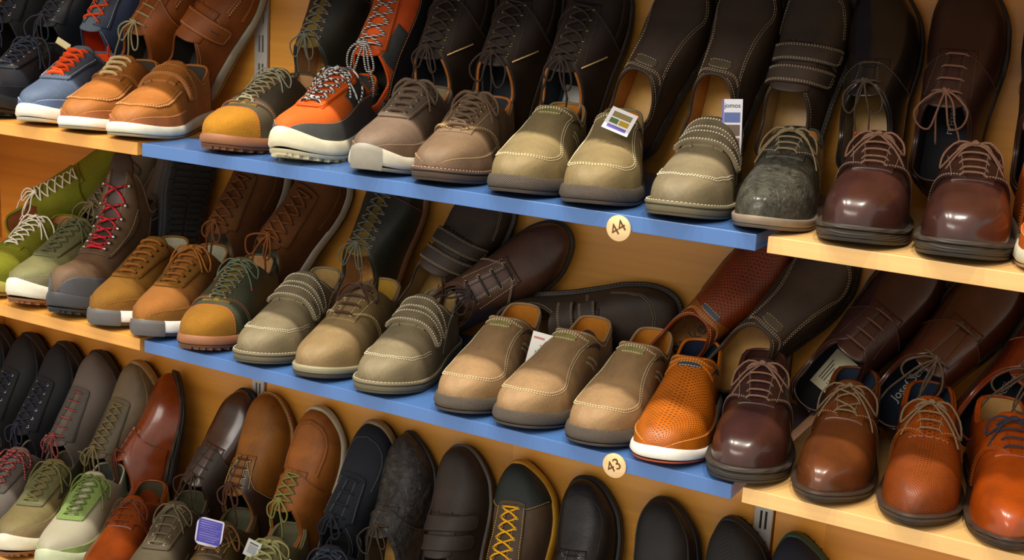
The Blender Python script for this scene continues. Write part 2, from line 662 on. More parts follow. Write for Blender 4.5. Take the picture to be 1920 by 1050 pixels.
def sole_ring(mb, la, prof, mi=0, cap_low=False, cap_top=False, keep=None, wave=None):
    """prof: (outward offset, height fraction of sole) from bottom to top; wave: extra height as a function of u."""
    P, U, N = outline(la)
    zb, zf = la.T(la.zb, U), la.T(la.zf, U)
    arc = np.concatenate([[0], np.cumsum(np.linalg.norm(np.diff(P[:, :2], axis=0), axis=1))])
    rows, uvs = [], []
    for o, fr in prof:
        z = zb + (zf - zb) * fr
        if wave is not None:
            z = z + wave(U) * max(0.0, min(1.0, fr)) if fr > 0 else z
        rows.append(np.stack([P[:, 0] + N[:, 0] * o, P[:, 1] + N[:, 1] * o, z], -1))
        uvs.append(np.stack([arc, z], -1))
    G = np.stack(rows, 0)
    n = G.shape[1]
    if keep is None:
        mb.grid(G, mi, np.stack(uvs, 0), wrap_v=True, flip=True)
    else:
        ok = keep(U)
        mb.grid(G, mi, np.stack(uvs, 0), wrap_v=True, flip=True, skip=lambda i, j: not (ok[j] and ok[(j + 1) % n]))
    for flag, row, up in ((cap_low, G[0], False), (cap_top, G[-1], True)):
        if flag:
            m = (n + 2) // 2
            fs = []
            for i in range(m - 1):
                a, b = i, i + 1
                c, d = (n - i) % n, (n - i - 1) % n
                q = [a, b, d, c] if a != c else [a, b, d]
                if b == d:
                    q = [a, b, c]
                fs.append(tuple(q) if up else tuple(q[::-1]))
            mb.add(row, fs, mi)


def ring_mesh(name, mat, r=0.0028, t=0.0008):
    mb = MB()
    a = np.arange(12) * 2 * PI / 12
    mb.tube(np.stack([np.cos(a) * r, np.sin(a) * r, 0 * a], -1), t, 5, closed=True, sub=1)
    return mb, mat


EYE = {}


def eyelet(parent, pos, nrm, mat, r):
    key = (mat.name, round(r, 5))
    if key not in EYE:
        mb, _ = ring_mesh('eyelet', mat, r, 0.0009)
        o = mb.build('eyelet', mat, parent)
        EYE[key] = o.data
    else:
        o = bpy.data.objects.new('eyelet', EYE[key])
        COL.objects.link(o)
        o.parent = parent
    z = Vector(nrm).normalized()
    m = z.to_track_quat('Z', 'Y').to_matrix().to_4x4()
    m.translation = Vector(pos)
    o.matrix_local = m
    return o


# ------------------------------------------------------------------ shoe builder
def mirror_curve(la, pts, n=60):
    """pts: (u, y) from the throat forward to the centre line; returns the whole curve, right side to left side."""
    pu, py = zip(*pts)
    k = np.linspace(0, 1, len(pu))
    t = np.linspace(0, 1, n)

    def sp(v):
        w = np.interp(np.linspace(0, 1, 121), k, v)
        pad = np.pad(w, 9, mode='reflect', reflect_type='odd')
        ker = np.hanning(19)
        ker /= ker.sum()
        return np.interp(t, np.linspace(0, 1, 121), np.convolve(pad, ker, 'valid'))
    u, y = sp(pu), np.clip(sp(py), 0, 1)
    a = la.a_of_y(u, y)
    a[-1] = PI / 2
    return np.concatenate([u, u[-2::-1]]), np.concatenate([a, (PI - a)[-2::-1]])


def make_shoe(st, side=1, lean=False, seed=0, root=None, bow=None):
    rnd = random.Random(seed)
    la = Last(side=side, **st.get('last', {}))
    ut = la.ut
    boot = st.get('last', {}).get('boot', 0)
    up = M(*st['upper'][:2], **dict(st['upper'][2] if len(st['upper']) > 2 else {}))
    th = M('thread', st.get('thread', 'b8a888'))
    m2 = st.get('second')
    second = M(*m2[:2], **dict(m2[2] if len(m2) > 2 else {})) if m2 else up
    lining = M(*st.get('lining', ('textile', '6b5a40')))
    collar_m = M(*st['collar']) if 'collar' in st else up
    thick = 0.0032
    dbl = st.get('double', False)

    # ---- upper
    NS, NTT = 54, 15
    sg = np.linspace(0, 1, NS)
    u = (1 - np.cos(PI * sg)) / 2
    u = np.sort(np.concatenate([u, [ut - .001, ut - .006, ut - .014, ut + .004]]))
    nS = len(u)
    at = la.atop(u)
    t = np.linspace(0, 1, NTT)
    ph = at[:, None] * t[None, :]
    R = la.S(u[:, None] * np.ones_like(ph), ph)
    Lf = la.S(u[:, None] * np.ones_like(ph), PI - ph)
    for i, uu in enumerate(u):   # keep the ends closed
        if i in (0, nS - 1):
            mid = (R[i] + Lf[i]) / 2
            R[i], Lf[i] = mid, mid
    up_mb = MB()
    uvR = uv_of(la, u[:, None] * np.ones_like(ph), ph)
    uvL = uv_of(la, u[:, None] * np.ones_like(ph), PI - ph)
    up_mb.grid(R, 0, uvR, flip=False)
    up_mb.grid(Lf, 0, uvL, flip=True)
    # inner shell
    li = MB()
    Ri = la.S(u[:, None] * np.ones_like(ph), ph, -thick)
    Li = la.S(u[:, None] * np.ones_like(ph), PI - ph, -thick)
    for i in (0, nS - 1):
        off = 0.0032 if i == 0 else -0.0032
        Ri[i] = R[i] + np.array([off, 0, 0])
        Li[i] = Lf[i] + np.array([off, 0, 0])
    li.grid(Ri, 0, flip=True)
    li.grid(Li, 0, flip=False)
    # features stitched onto the upper
    ap = st.get('apron')
    if ap:
        cu, cp = mirror_curve(la, ap)
        if st.get('moc'):
            seam(up_mb, la, cu, cp, 0.0022, 0.0005)
            stitch(up_mb, la, cu, cp, 0.0024, ln=0.0016, gap=0.0035, wd=0.0035, ht=0.0006)
            stitch(up_mb, la, cu, cp, 0.0003, shift=0.0055)
        else:
            seam(up_mb, la, cu, cp, 0.0009, 0.0)
            stitch(up_mb, la, cu, cp, 0.0006, shift=0.0018)
            if dbl:
                stitch(up_mb, la, cu, cp, 0.0006, shift=-0.0018)
    for a, b in st.get('lines', []):
        for sgn in (0, 1):
            aa = np.array(a), np.array(b)
            stitch(up_mb, la, aa[0], PI - aa[1] if sgn else aa[1], 0.0004)
            if dbl:
                stitch(up_mb, la, aa[0], PI - aa[1] if sgn else aa[1], 0.0004, shift=0.0022)
    # rim stitches
    ur = np.linspace(ut - .01, 0.02, 30)
    for sgn in (0, 1):
        a = la.atop(ur) - 0.05
        stitch(up_mb, la, ur, PI - a if sgn else a, 0.0004)
    upper = up_mb.build('upper', [up, th], root, merge=True)
    lining_o = li.build('lining', lining, root)

    # ---- collar binding round the opening
    k = np.linspace(0, 1, 34)
    ur = ut * (1 - k ** 2) if False else ut * (1 + np.cos(PI * k)) / 2
    rim = np.concatenate([la.S(ur, la.atop(ur), -thick / 2), la.S(ur, PI - la.atop(ur), -thick / 2)[-2:0:-1]])
    cr = st.get('collar_r', 0.0024)
    cb = MB()
    cb.tube(rim, cr, 6, closed=True, sub=1)
    cb.build('collar', collar_m, root)

    # ---- insole
    P, U, N = outline(la, 40)
    mb = MB()
    row = np.stack([P[:, 0] - N[:, 0] * .0035, P[:, 1] - N[:, 1] * .0035, la.T(la.zf, U) + 0.005], -1)
    n = len(row)
    m = (n + 2) // 2
    mb.grid(np.stack([row - [0, 0, .004], row]), wrap_v=True, flip=True)
    fs = []
    for i in range(m - 1):
        q = [i, i + 1, (n - i - 1) % n, (n - i) % n]
        qq = []
        for v in q:
            if v not in qq:
                qq.append(v)
        fs.append(tuple(qq))
    mb.add(row, fs)
    ins = mb.build('insole', M(*st.get('insole', ('textile', '8a6a3c'))), root)

    # ---- sole
    ss = st.get('sole', {})
    fl = ss.get('flange', 0.004) - 0.0012
    kind = ss.get('kind', 'plain')
    mid_m = M(ss.get('mat', 'rubber'), ss.get('color', '3a322a'))
    out_m = M('rubber', ss.get('out', ss.get('color', '3a322a')))
    wave = None
    if kind in ('runner', 'cup', 'hiker'):
        hh = ss.get('rise', 0.012)
        wave = (lambda U: hh * np.clip((U - .86) / .14, 0, 1) ** 1.2 + 0.6 * hh * np.clip((.16 - U) / .16, 0, 1))
    split = ss.get('split', 0.25)
    mb = MB()
    if kind == 'welt':
        sole_ring(mb, la, [(0.001, split), (fl, split + .03), (fl + .001, .62), (fl + .0008, .70), (fl - .002, .72), (fl - .002, .76), (fl + .002, .79), (fl + .0024, .9), (fl + .0018, .97), (-.002, 1.02)], 0)
        for shf in (0.0,):
            pass
    elif kind == 'thin':
        sole_ring(mb, la, [(0.0, split), (fl, split + .05), (fl + .001, .9), (fl, .98), (-.002, 1.02)], 0)
    else:
        sole_ring(mb, la, [(0.0, split), (fl - .001, split + .02), (fl + .002, .5), (fl + .001, .85), (fl - .0005, 1.05), (fl - .002, 1.12), (-.003, 1.1)], 0, wave=wave)
    if kind == 'welt' and ss.get('stitch'):
        P, U, N = outline(la, 80)
        z = la.T(la.zb, U) + (la.T(la.zf, U) - la.T(la.zb, U)) * 1.0
        q = np.stack([P[:, 0] + N[:, 0] * (fl + .0002), P[:, 1] + N[:, 1] * (fl + .0002), z + .0006], -1)
        d = np.concatenate([[0], np.cumsum(np.linalg.norm(np.diff(q, axis=0), axis=1))])
        for tt in np.arange(0, d[-1], 0.0058):
            a = [np.interp(tt, d, q[:, i]) for i in range(3)]
            b = [np.interp(tt + .0036, d, q[:, i]) for i in range(3)]
            mb.tube([a, [(a[i] + b[i]) / 2 + (0.0004 if i == 2 else 0) for i in range(3)], b], 0.0006, 4, mi=1, sub=1)
    sole = mb.build('midsole', [mid_m, M('thread', ss.get('stitch', 'c8b8a0'))], root)
    mb = MB()
    sole_ring(mb, la, [(-.006, 0), (-.001, 0.0), (fl - .001, .06), (fl, split)], 0, cap_low=True)
    if kind in ('runner', 'hiker', 'lug') and ss.get('lugs', True):
        P, U, N = outline(la, 40)
        nn = len(P)
        for i in range(0, nn, 2):
            if U[i] < .03 and i > 4:
                continue
            z0 = np.interp(U[i], la.x, la.zb)
            c = np.array([P[i, 0] - N[i, 0] * .004, P[i, 1] - N[i, 1] * .004])
            dd = .0045
            mb.box((c[0] - dd, c[1] - dd, z0 - .0035), (c[0] + dd, c[1] + dd, z0 + .001))
        for uu in np.arange(.06, .96, .040):
            z0 = float(np.interp(uu, la.x, la.zb))
            w0 = float(la.w(uu)) * .78
            c0 = float(la.T(la.tc, uu))
            for s_ in (-1, 1):
                a_, b_ = sorted((c0 + s_ * .004, c0 + s_ * w0))
                mb.box((uu * la.L - .0035, a_, z0 - .0033), (uu * la.L + .0035, b_, z0 + .001))
    mb.build('outsole', out_m, root)
    if ss.get('bumper'):
        mb = MB()
        ub = ss.get('bumper_u', .84)
        sole_ring(mb, la, [(fl - .001, .0), (fl + .0008, .1), (fl + .0026, .5), (fl + .0018, .85), (fl + .0008, 1.07), (fl - .002, 1.13)], 0, wave=wave, keep=lambda U: U > ub)
        mb.build('toe_bumper', M('rubber', ss['bumper']), root)
    if ss.get('rand'):     # rubber rand climbing the toe
        mb = MB()
        for sgn in (0, 1):
            patch(mb, la, lambda S, T: ss.get('rand_u', .55) + (1 - ss.get('rand_u', .55)) * S,
                  lambda S, T, u, g=sgn: (lambda a: PI - a if g else a)(T * (0.25 + ss.get('rand_h', .65) * np.clip((u - .6) / .4, 0, 1))), 20, 8, 0.0002, 0.002)
        mb.build('toe_rand', M('rubber', ss['rand']), root)

    # ---- overlays
    if 'toe_cap' in st:
        c = st['toe_cap']
        mb = MB()
        u0 = c.get('u', .76)
        mt = [M(c['mat'], c['color']), th]
        bow_ = c.get('curve', .05)
        patch(mb, la, lambda S, T: (u0 - bow_ * np.cos((T - .5) * PI) ** 2) + (1 - (u0 - bow_ * np.cos((T - .5) * PI) ** 2)) * np.sin(S * PI / 2),
              lambda S, T, u: T * PI, 18, 26, 0.0002, 0.0013, e=.01)
        tt = np.linspace(0.02, .98, 50)
        stitch(mb, la, u0 - bow_ * np.cos((tt - .5) * PI) ** 2 + .008, tt * PI, 0.0016)
        mb.build('toe_cap', mt, root)
    if 'guard' in st:      # low band round the toe and forepart
        c = st['guard']
        mb = MB()
        hgt = c.get('h', .5)
        for sgn in (0, 1):
            patch(mb, la, lambda S, T: c.get('u', .5) + (1 - c.get('u', .5)) * S,
                  lambda S, T, u, g=sgn: (lambda a: PI - a if g else a)(T * (hgt * (.75 + .45 * np.clip((u - .7) / .3, 0, 1) ** 2) if not c.get('full') else hgt + (PI / 2 - hgt) * np.clip((u - .93) / .06, 0, 1))), 24, 7, 0.0001, 0.0012)
            uu = np.linspace(c.get('u', .5) + .01, .985, 40)
            a = hgt * (.75 + .45 * np.clip((uu - .7) / .3, 0, 1) ** 2) - .035
            stitch(mb, la, uu, PI - a if sgn else a, 0.0014)
        mb.build('mudguard', [M(c['mat'], c['color']), th], root)
    if 'counter' in st:
        c = st['counter']
        mb = MB()
        for sgn in (0, 1):
            patch(mb, la, lambda S, T: .001 + c.get('u', .24) * S * (1 - .35 * T),
                  lambda S, T, u, g=sgn: (lambda a: PI - a if g else a)(T * c.get('h', .5)), 14, 7, 0.0002, 0.0014)
            uu = np.linspace(.01, c.get('u', .24) * .64, 20)
            stitch(mb, la, uu, (PI - c.get('h', .5) + .03 if sgn else c.get('h', .5) - .03) * np.ones(20), 0.0016)
        mb.build('heel_counter', [M(c['mat'], c['color']), th], root)
    for c in st.get('panels', []):   # free quadrilateral panels: corner lists (u, phi)
        (u0, a0), (u1, a1), (u2, a2), (u3, a3) = c['q']
        for sgn in (0, 1):
            mb = MB()
            patch(mb, la, lambda S, T: (u0 * (1 - S) + u1 * S) * (1 - T) + (u3 * (1 - S) + u2 * S) * T,
                  lambda S, T, u, g=sgn: (lambda a: PI - a if g else a)((a0 * (1 - S) + a1 * S) * (1 - T) + (a3 * (1 - S) + a2 * S) * T), 12, 8, c.get('off', .0002), c.get('th', .0012))
            mb.build(c.get('name', 'side_panel'), M(c['mat'], c['color']), root)

    # ---- closures
    front = st.get('front', 'derby')
    g0, g1 = st.get('gap', (0.010, 0.006))
    uv = st.get('uv', .63)
    gapf = lambda u: g0 + (g1 - g0) * np.clip((u - ut) / (uv - ut), 0, 1)
    fac_off = 0.0036
    if front in ('derby', 'facing'):
        # tongue
        mb = MB()
        tt_ = st.get('tongue_up', .055)
        tw = 0.024 if not boot else 0.03
        patch(mb, la, lambda S, T: (ut - tt_ + .02 * (2 * T - 1) ** 2) * (1 - S) + (uv + .02) * S,
              lambda S, T, u: (lambda a: a + (PI - 2 * a) * T)(la.a_of_y(u, np.minimum(tw, la.w(u) * .62))), 18, 10, 0.0004, st.get('tongue_t', 0.0016), e=.03)
        tongue = mb.build('tongue', [M(*st.get('tongue', st['upper'])[:2]), th], root)
        fm = [M(*st['facing'][:2]) if 'facing' in st else second, th]
        holders = []
        for sgn in (0, 1):
            mb = MB()
            fl_ = (lambda a, g=sgn: PI - a if g else a)
            if front == 'derby':
                uq = st.get('quarter_u', .50)
                ucor = uv + st.get('corner', .015)

                def fu(S, T):
                    uf = uq + (ucor - uq) * np.clip(T, 0, 1) ** st.get('sweep', 1.3)
                    return .003 + (uf - .003) * np.sin(S * PI / 2)

                def fp(S, T, u, fl_=fl_):
                    am = np.minimum(np.where(u < ut, la.atop(u), PI / 2), la.a_of_y(u, gapf(u)))
                    return fl_(am * (0.02 + .98 * T))
                patch(mb, la, fu, fp, 26, 12, fac_off - .0022, 0.0022, e=.012)
                T = np.linspace(.04, .97, 30)
                ufr = uq + (ucor - uq) * T ** st.get('sweep', 1.3) - .008
                am = np.minimum(np.where(ufr < ut, la.atop(ufr), PI / 2), la.a_of_y(ufr, gapf(ufr)))
                stitch(mb, la, ufr, fl_(am * T), fac_off + .0006)
                if dbl:
                    stitch(mb, la, ufr - .008, fl_(am * T), fac_off + .0006)
                # facing stitch line beside the eyelets
                ul = np.linspace(ut + .0, uv - .0, 24)
                for dy in (0.004, 0.016) if st.get('facing_lines', True) else (0.004,):
                    stitch(mb, la, ul, fl_(la.a_of_y(ul, gapf(ul) + dy)), fac_off + .0006)
            else:
                wd = st.get('facing_w', .02)
                patch(mb, la, lambda S, T: (ut - .012) * (1 - S) + (uv + .012 * (1 - T)) * S,
                      lambda S, T, u, fl_=fl_: fl_(la.a_of_y(u, gapf(u) + wd * T)), 18, 7, fac_off - .0020, 0.0022)
                ul = np.linspace(ut - .0, uv, 26)
                for dy in (0.0025, wd - .0025):
                    stitch(mb, la, ul, fl_(la.a_of_y(ul, gapf(ul) + dy)), fac_off + .0008)
            holders.append(mb.build('quarter' if front == 'derby' else 'eyelet_facing', fm, root))
        if front == 'facing':
            mb = MB()
            wd = st.get('facing_w', .02)
            patch(mb, la, lambda S, T: (uv - .01) + (0.012 + .028 * np.sqrt(np.clip(1 - (2 * T - 1) ** 2, 0, 1))) * S,
                  lambda S, T, u: (lambda a: a + (PI - 2 * a) * T)(la.a_of_y(u, g1 + wd - .0002)), 8, 14, fac_off - .0021, 0.0019)
            mb.build('vamp_facing', fm, root)
        # lacing
        nr = st.get('rows', 5)
        us = np.linspace(ut + .012, uv - .012, nr)
        lc = st.get('lace', {})
        lm = M(lc.get('mat', 'lace'), lc.get('color', '4a4030'), **({'c2': lc['c2']} if 'c2' in lc else {}))
        r = lc.get('r', 0.0014)
        flat = lc.get('flat')
        aa = la.a_of_y(us, gapf(us) + .008)
        if st.get('eyelets', None):
            em = M('metal', st['eyelets'])
            for i in range(nr):
                for sgn in (0, 1):
                    a = PI - aa[i] if sgn else aa[i]
                    p0 = la.S(us[i], a, fac_off + .0004)
                    nn = (la.S(us[i], a, fac_off + .01) - p0)
                    eyelet(holders[sgn], p0, nn, em, st.get('eye_r', .0026))
        mb = MB()

        def span(i, ai, j, aj, lift):
            q = np.linspace(0, 1, 7)
            uu = us[i] * (1 - q) + us[j] * q
            pp = ai * (1 - q) + aj * q
            o = fac_off + .0006 + (lift) * np.sin(q * PI) ** .6
            o[0] -= .002
            o[-1] -= .002
            mid = la.S(np.array([uu[3]]), np.array([PI / 2]), np.array([.01]))[0] - la.S(np.array([uu[3]]), np.array([PI / 2]), np.array([.0]))[0]
            mb.tube(la.S(uu, pp, o), r, 7, sub=2, flat=flat, flat_n=mid / .01 if flat else None)
        for i in range(nr):
            bars = lc.get('style', 'bars') == 'bars' or i == nr - 1
            if bars:
                span(i, aa[i], i, PI - aa[i], .0036)
            else:
                span(i, aa[i], i + 1, PI - aa[i + 1], .0030)
                span(i, PI - aa[i], i + 1, aa[i + 1], .0052)
        # bow
        b = bow if bow is not None else lc.get('bow', 'hang' if lean else 'front')
        uk = us[0] - .006
        K = la.S(np.array([uk]), np.array([PI / 2]), np.array([fac_off + .005]))[0]
        kn = r * 1.9
        if b != 'none':
            mb.tube([K + [-.003, -.003, 0], K + [0, 0, .0025], K + [.003, .003, 0]], kn, 7, sub=3)
            mb.tube([K + [-.002, .004, 0], K + [0, 0, .0012], K + [.002, -.004, 0]], kn, 7, sub=3)
            # strands from the top eyelets to the knot
            for sgn in (0, 1):
                a = PI - aa[0] if sgn else aa[0]
                mb.tube([la.S(us[0], a, fac_off), la.S(us[0] - .004, (a + PI / 2) / 2, fac_off + .005), K], r, 6)
        big = lc.get('big', 1.0) * (.80 if not lean else .78)
        if b == 'front':
            for sgn in (-1, 1):
                f = big * rnd.uniform(.8, 1.15)
                v = rnd.uniform(-.02, .02)
                pts = [(0, 0, .007), (-.012, .30, .012), (.008 + v, .70, .011), (.055 + v, .95, .006), (.075 + v, .78, .0055), (.045, .35, .008), (.004, .03, .008)]
                mb.tube([la.S(np.array([uk + du * f]), np.array([PI / 2 + sgn * min(dp * f, 1.25)]), np.array([o]))[0] for du, dp, o in pts], r, 6, flat=flat if flat else None, flat_n=(.4, 0, .9) if flat else None)
                f2 = big * rnd.uniform(.8, 1.25)
                w_ = rnd.uniform(-.1, .15)
                pts = [(0, 0, .008), (.03, .16 + w_, .009), (.075, .38 + w_, .007), (.115, .62 + w_, .0045), (.15, .8 + w_, .003)]
                q = [la.S(np.array([uk + du * f2]), np.array([PI / 2 + sgn * min(dp * f2, 1.3)]), np.array([o]))[0] for du, dp, o in pts]
                mb.tube(q, r * .95, 6)
                if lc.get('tip'):
                    mb.tube([q[-2] * .3 + q[-1] * .7, q[-1]], r * 1.05, 6, mi=1, sub=1)
        elif b == 'hang':
            for sgn in (-1, 1):
                f = big * rnd.uniform(.8, 1.2)
                j = lambda s_: rnd.uniform(-s_, s_)
                pts = [(0, 0, 0), (-.006, .014, .008), (-.024 + j(.004), .027 + j(.004), .006), (-.042, .026, .0), (-.046, .014 + j(.003), -.002), (-.026, .006, .003), (-.003, .001, .003)]
                mb.tube([K + np.array([x, sgn * y, z]) * f for x, y, z in pts], r, 6)
                f2 = big * rnd.uniform(.8, 1.2)
                w_ = rnd.uniform(-.004, .008)
                pts = [(0, 0, .002), (-.016, .006 + w_, .007), (-.040, .011 + w_, .001), (-.062, .012 + w_ * 2, -.008), (-.084, .010 + w_ * 2, -.016)]
                q = [K + np.array([x, sgn * y, z]) * f2 for x, y, z in pts]
                mb.tube(q, r * .95, 6)
                if lc.get('tip'):
                    mb.tube([q[-2] * .3 + q[-1] * .7, q[-1]], r * 1.05, 6, mi=1, sub=1)
        mb.build('laces', [lm, M('plain', lc.get('tip') or '2a2a2a')], root)
        if st.get('hooks'):
            hm = M('metal', 'b0b0b0')
            for i in range(nr):
                for sgn in (0, 1):
                    a = PI - aa[i] if sgn else aa[i]
                    p0 = la.S(us[i], a, fac_off)
                    p1 = la.S(us[i], a, fac_off + .005)
                    mb = MB()
                    mb.tube([p0, p1], .0026, 8, sub=1)
                    mb.tube([p1, p1 + (p1 - p0) * .25], .0040, 8, sub=1)
                    mb.build('lace_hook', hm, holders[sgn])
    elif front == 'velcro':
        mb = MB()   # tongue
        patch(mb, la, lambda S, T: (ut - .05 + .02 * (2 * T - 1) ** 2) * (1 - S) + (uv) * S,
              lambda S, T, u: (lambda a: a + (PI - 2 * a) * T)(la.a_of_y(u, np.minimum(.027, la.w(u) * .7))), 14, 10, 0.0002, .002, e=.03)
        mb.build('tongue', M(*st.get('tongue', st['upper'])[:2]), root)
        mb = MB()
        uu = np.linspace(ut, uv + .01, 20)
        for sgn in (0, 1):
            a = la.a_of_y(uu, .024 - .010 * (uu - ut) / (uv - ut))
            seam(mb, la, uu, PI - a if sgn else a, .0016, .001)
            stitch(mb, la, uu, (PI - a + .08) if sgn else a - .08, .0008)
            if st.get('wing', True):
                u2 = np.linspace(uv + .01, uv - .10, 16)
                a2 = la.a_of_y(u2, np.minimum(.014 + (uv + .01 - u2) * .30, la.w(u2) * .97))
                stitch(mb, la, u2, PI - a2 if sgn else a2, .0006)
                if dbl:
                    stitch(mb, la, u2 - .008, PI - a2 if sgn else a2, .0006)
        mb.build('throat_edge', [up, th], root)
        sd = side * st.get('strap_side', 1)
        for uc, wd, skew, aend in st.get('straps', [(.455, .088, -.03, .60), (.565, .088, -.03, .70)]):
            mb = MB()

            def fphi(S, T, u):
                a = aend * .55 + (PI - aend * 2 * .86) * S
                return a if sd > 0 else PI - a

            def fu(S, T):
                rd = np.sqrt(np.clip(1 - (np.clip((.14 - S) / .14, 0, 1)) ** 3, 0, 1)) * .94 + .06
                return uc + (T - .5) * wd * rd + skew * (S - .5)
            patch(mb, la, fu, fphi, 26, 8, .0036, .0036, e=.015)
            for e_ in (.10, .90) if not dbl else (.08, .15, .85, .92):
                S = np.linspace(.04, .99, 40)
                T = np.full(40, e_)
                stitch(mb, la, fu(S, T), fphi(S, T, None), .0073)
            for S0 in ((.035,) if not dbl else (.03, .06)):
                T = np.linspace(.12, .88, 12)
                S = np.full(12, S0)
                stitch(mb, la, fu(S, T), fphi(S, T, None), .0073)
            if st.get('strap_mark'):
                T = np.full(10, .5)
                S = np.linspace(.16, .32, 10)
                stitch(mb, la, fu(S, T), fphi(S, T, None), .0073, mi=2, ln=.004, gap=.001, wd=.002)
            mb.build('strap', [second, th, M('plain', '2a2822')], root)
    elif front == 'slip':
        g = MB()
        gu = st.get('gusset', (.30, .47))
        gm = M('textile', st.get('gusset_color', '2a2420'))
        for sgn in (0, 1):
            g = MB()
            patch(g, la, lambda S, T: gu[0] + (gu[1] - gu[0]) * S,
                  lambda S, T, u, q=sgn: (lambda a: PI - a if q else a)(la.a_of_y(u, .030 + .004 * (1 - S)) - .10 * (1 - S * .8) * T - .0), 10, 5, 0.0003, .0009)
            g.build('elastic_gusset', gm, root)
        mb = MB()
        pu = ut + .05
        patch(mb, la, lambda S, T: pu + st.get('patch_l', .045) * (S - .5) * np.sqrt(np.clip(1 - (2 * T - 1) ** 4, 0.05, 1)),
              lambda S, T, u: (lambda a: a + (PI - 2 * a) * T)(la.a_of_y(u, .017)), 8, 12, 0.0003, .0011)
        T = np.linspace(.04, .96, 24)
        for S0 in (.06, .94):
            us_ = pu + st.get('patch_l', .045) * (S0 - .5) * np.sqrt(np.clip(1 - (2 * T - 1) ** 4, .05, 1))
            a = la.a_of_y(us_, .017)
            stitch(mb, la, us_, a + (PI - 2 * a) * T, .0016)
        mb.build('logo_patch', [M(*st.get('patch_mat', st['upper'])[:2]), th], root)
        # band round the throat with its lines
        mb = MB()
        for uo in (.012, .020):
            t = np.linspace(-1, 1, 40)
            stitch(mb, la, ut + uo - .05 * t ** 4, PI / 2 + t * (PI / 2 - la.a_of_y(ut, .031)) * -1, .0008)
        if st.get('saddle'):
            c = st['saddle']
            patch(mb, la, lambda S, T: ut + .002 - .12 * (2 * T - 1) ** 6 + (.04 + .12 * (2 * T - 1) ** 6) * S,
                  lambda S, T, u: (lambda a: a + (PI - 2 * a) * T)(la.a_of_y(u, .034)), 8, 20, .0002, .001, mi=2)
        mb.build('throat_band', [up, th, second], root)
    # pull tab or zip
    if st.get('zip'):
        mb = MB()
        uu = np.linspace(.405, .505, 12)
        a = np.linspace(.98, .36, 12)
        f_ = (lambda q: PI - q) if side < 0 else (lambda q: q)
        patch(mb, la, lambda S, T: .405 + .10 * S + .014 * (T - .5), lambda S, T, u: f_(.98 - .62 * S + .05 * (T - .5)), 12, 4, .0036, .001)
        stitch(mb, la, uu, f_(a), .0048, mi=1, ln=.0012, gap=.0008, wd=.004, ht=.0012)
        mb.build('zip', [M('textile', '2a2018'), M('metal', 'b09060')], root)
    if st.get('tab'):
        mb = MB()
        p = la.S(np.array([.01]), np.array([float(la.atop(.01))]), 0.0)[0]
        mb.tube([p + [0.002, 0, -.012], p + [-.004, 0, 0.0], p + [-.001, 0, .012], p + [.005, 0, .010], p + [.004, 0, -.006]], .0016, 8, flat=.9, flat_n=(1, 0, .2))
        mb.tube([p + [-.004, -.004, -.01], p + [-.006, 0, .006], p + [-.004, .004, -.01]], .0016, 6)
        mb.build('pull_tab', M('textile', st['tab']), root)
    if st.get('tissue'):
        mb = MB()
        rr = random.Random(5)
        for k_ in range(3):
            a_, b_ = 9, 9
            G = np.zeros((a_, b_, 3))
            for i in range(a_):
                for j_ in range(b_):
                    t_, q_ = i / 8 * PI, j_ / 8 * 2 * PI
                    rr_ = .024 * (1 + rr.uniform(-.2, .2)) if j_ < 8 else 0
                    G[i, j_] = [ut * la.L + .008 + .55 * rr_ * math.cos(t_), rr_ * math.sin(t_) * math.cos(q_), .060 + .8 * rr_ * math.sin(t_) * math.sin(q_)]
                G[i, 8] = G[i, 0]
            if k_ == 0:
                mb.grid(G)
        mb.build('tissue_paper', M('plain', 'cfc6bd'), root)
    for txt, size, x0, y0, col, rot in st.get('print', []):
        uu = x0 / la.L
        z = float(la.T(la.zf, uu)) + .0056
        if rot == 'along':
            xd, yd = (1, 0, 0), (0, 1, 0)
        else:
            xd, yd = (0, -1, 0), (1, 0, 0)
        text_part(txt, 'insole_lettering', size, M('plain', col), root, (x0, y0, z), xd, yd)
    if lean or st.get('sticker_always'):
        for (x0, y0, w_, h_, col) in st.get('sticker', []):
            mb = MB()
            z = float(la.T(la.zf, x0 / la.L)) + .0056
            mb.box((x0 - h_ / 2, y0 - w_ / 2, z), (x0 + h_ / 2, y0 + w_ / 2, z + .0005))
            for i in range(14):
                bx = x0 - h_ * .3 + i * h_ * .03
                if i % 3 != 1:
                    mb.box((bx, y0 - w_ * .35, z + .0005), (bx + h_ * .015, y0 - w_ * .02, z + .0007), 1)
            for i in range(3):
                mb.box((x0 - h_ * .3, y0 + w_ * (.08 + .11 * i), z + .0005), (x0 + h_ * (.1 + .07 * i), y0 + w_ * (.12 + .11 * i), z + .0007), 1)
            mb.build('price_sticker', [M('plain', col), M('plain', '3a3030')], root)
    return la


# ------------------------------------------------------------------ the rack
BACK = wood_material('amber_panel', 'eba340', 'x', plank=0.27)
BOARD = wood_material('board_wood', 'e0a14c', 'x', rough=0.35)
BEECH = wood_material('beech_board', 'e6b877', 'x', rough=0.35)
BLUE = NT('blue_laminate')
BLUE.b.inputs['Base Color'].default_value = tuple(lin('4a6fa8')) + (1,)
BLUE.b.inputs['Roughness'].default_value = 0.22
BLUE.b.inputs['Coat Weight'].default_value = 0.3
BLUE.b.inputs['Coat Roughness'].default_value = 0.12
BLUE = BLUE.m

Z1, Z2, Z3, Z0 = 0.3155, 0.0, -0.4780, 0.645
DEPTH = 0.3684

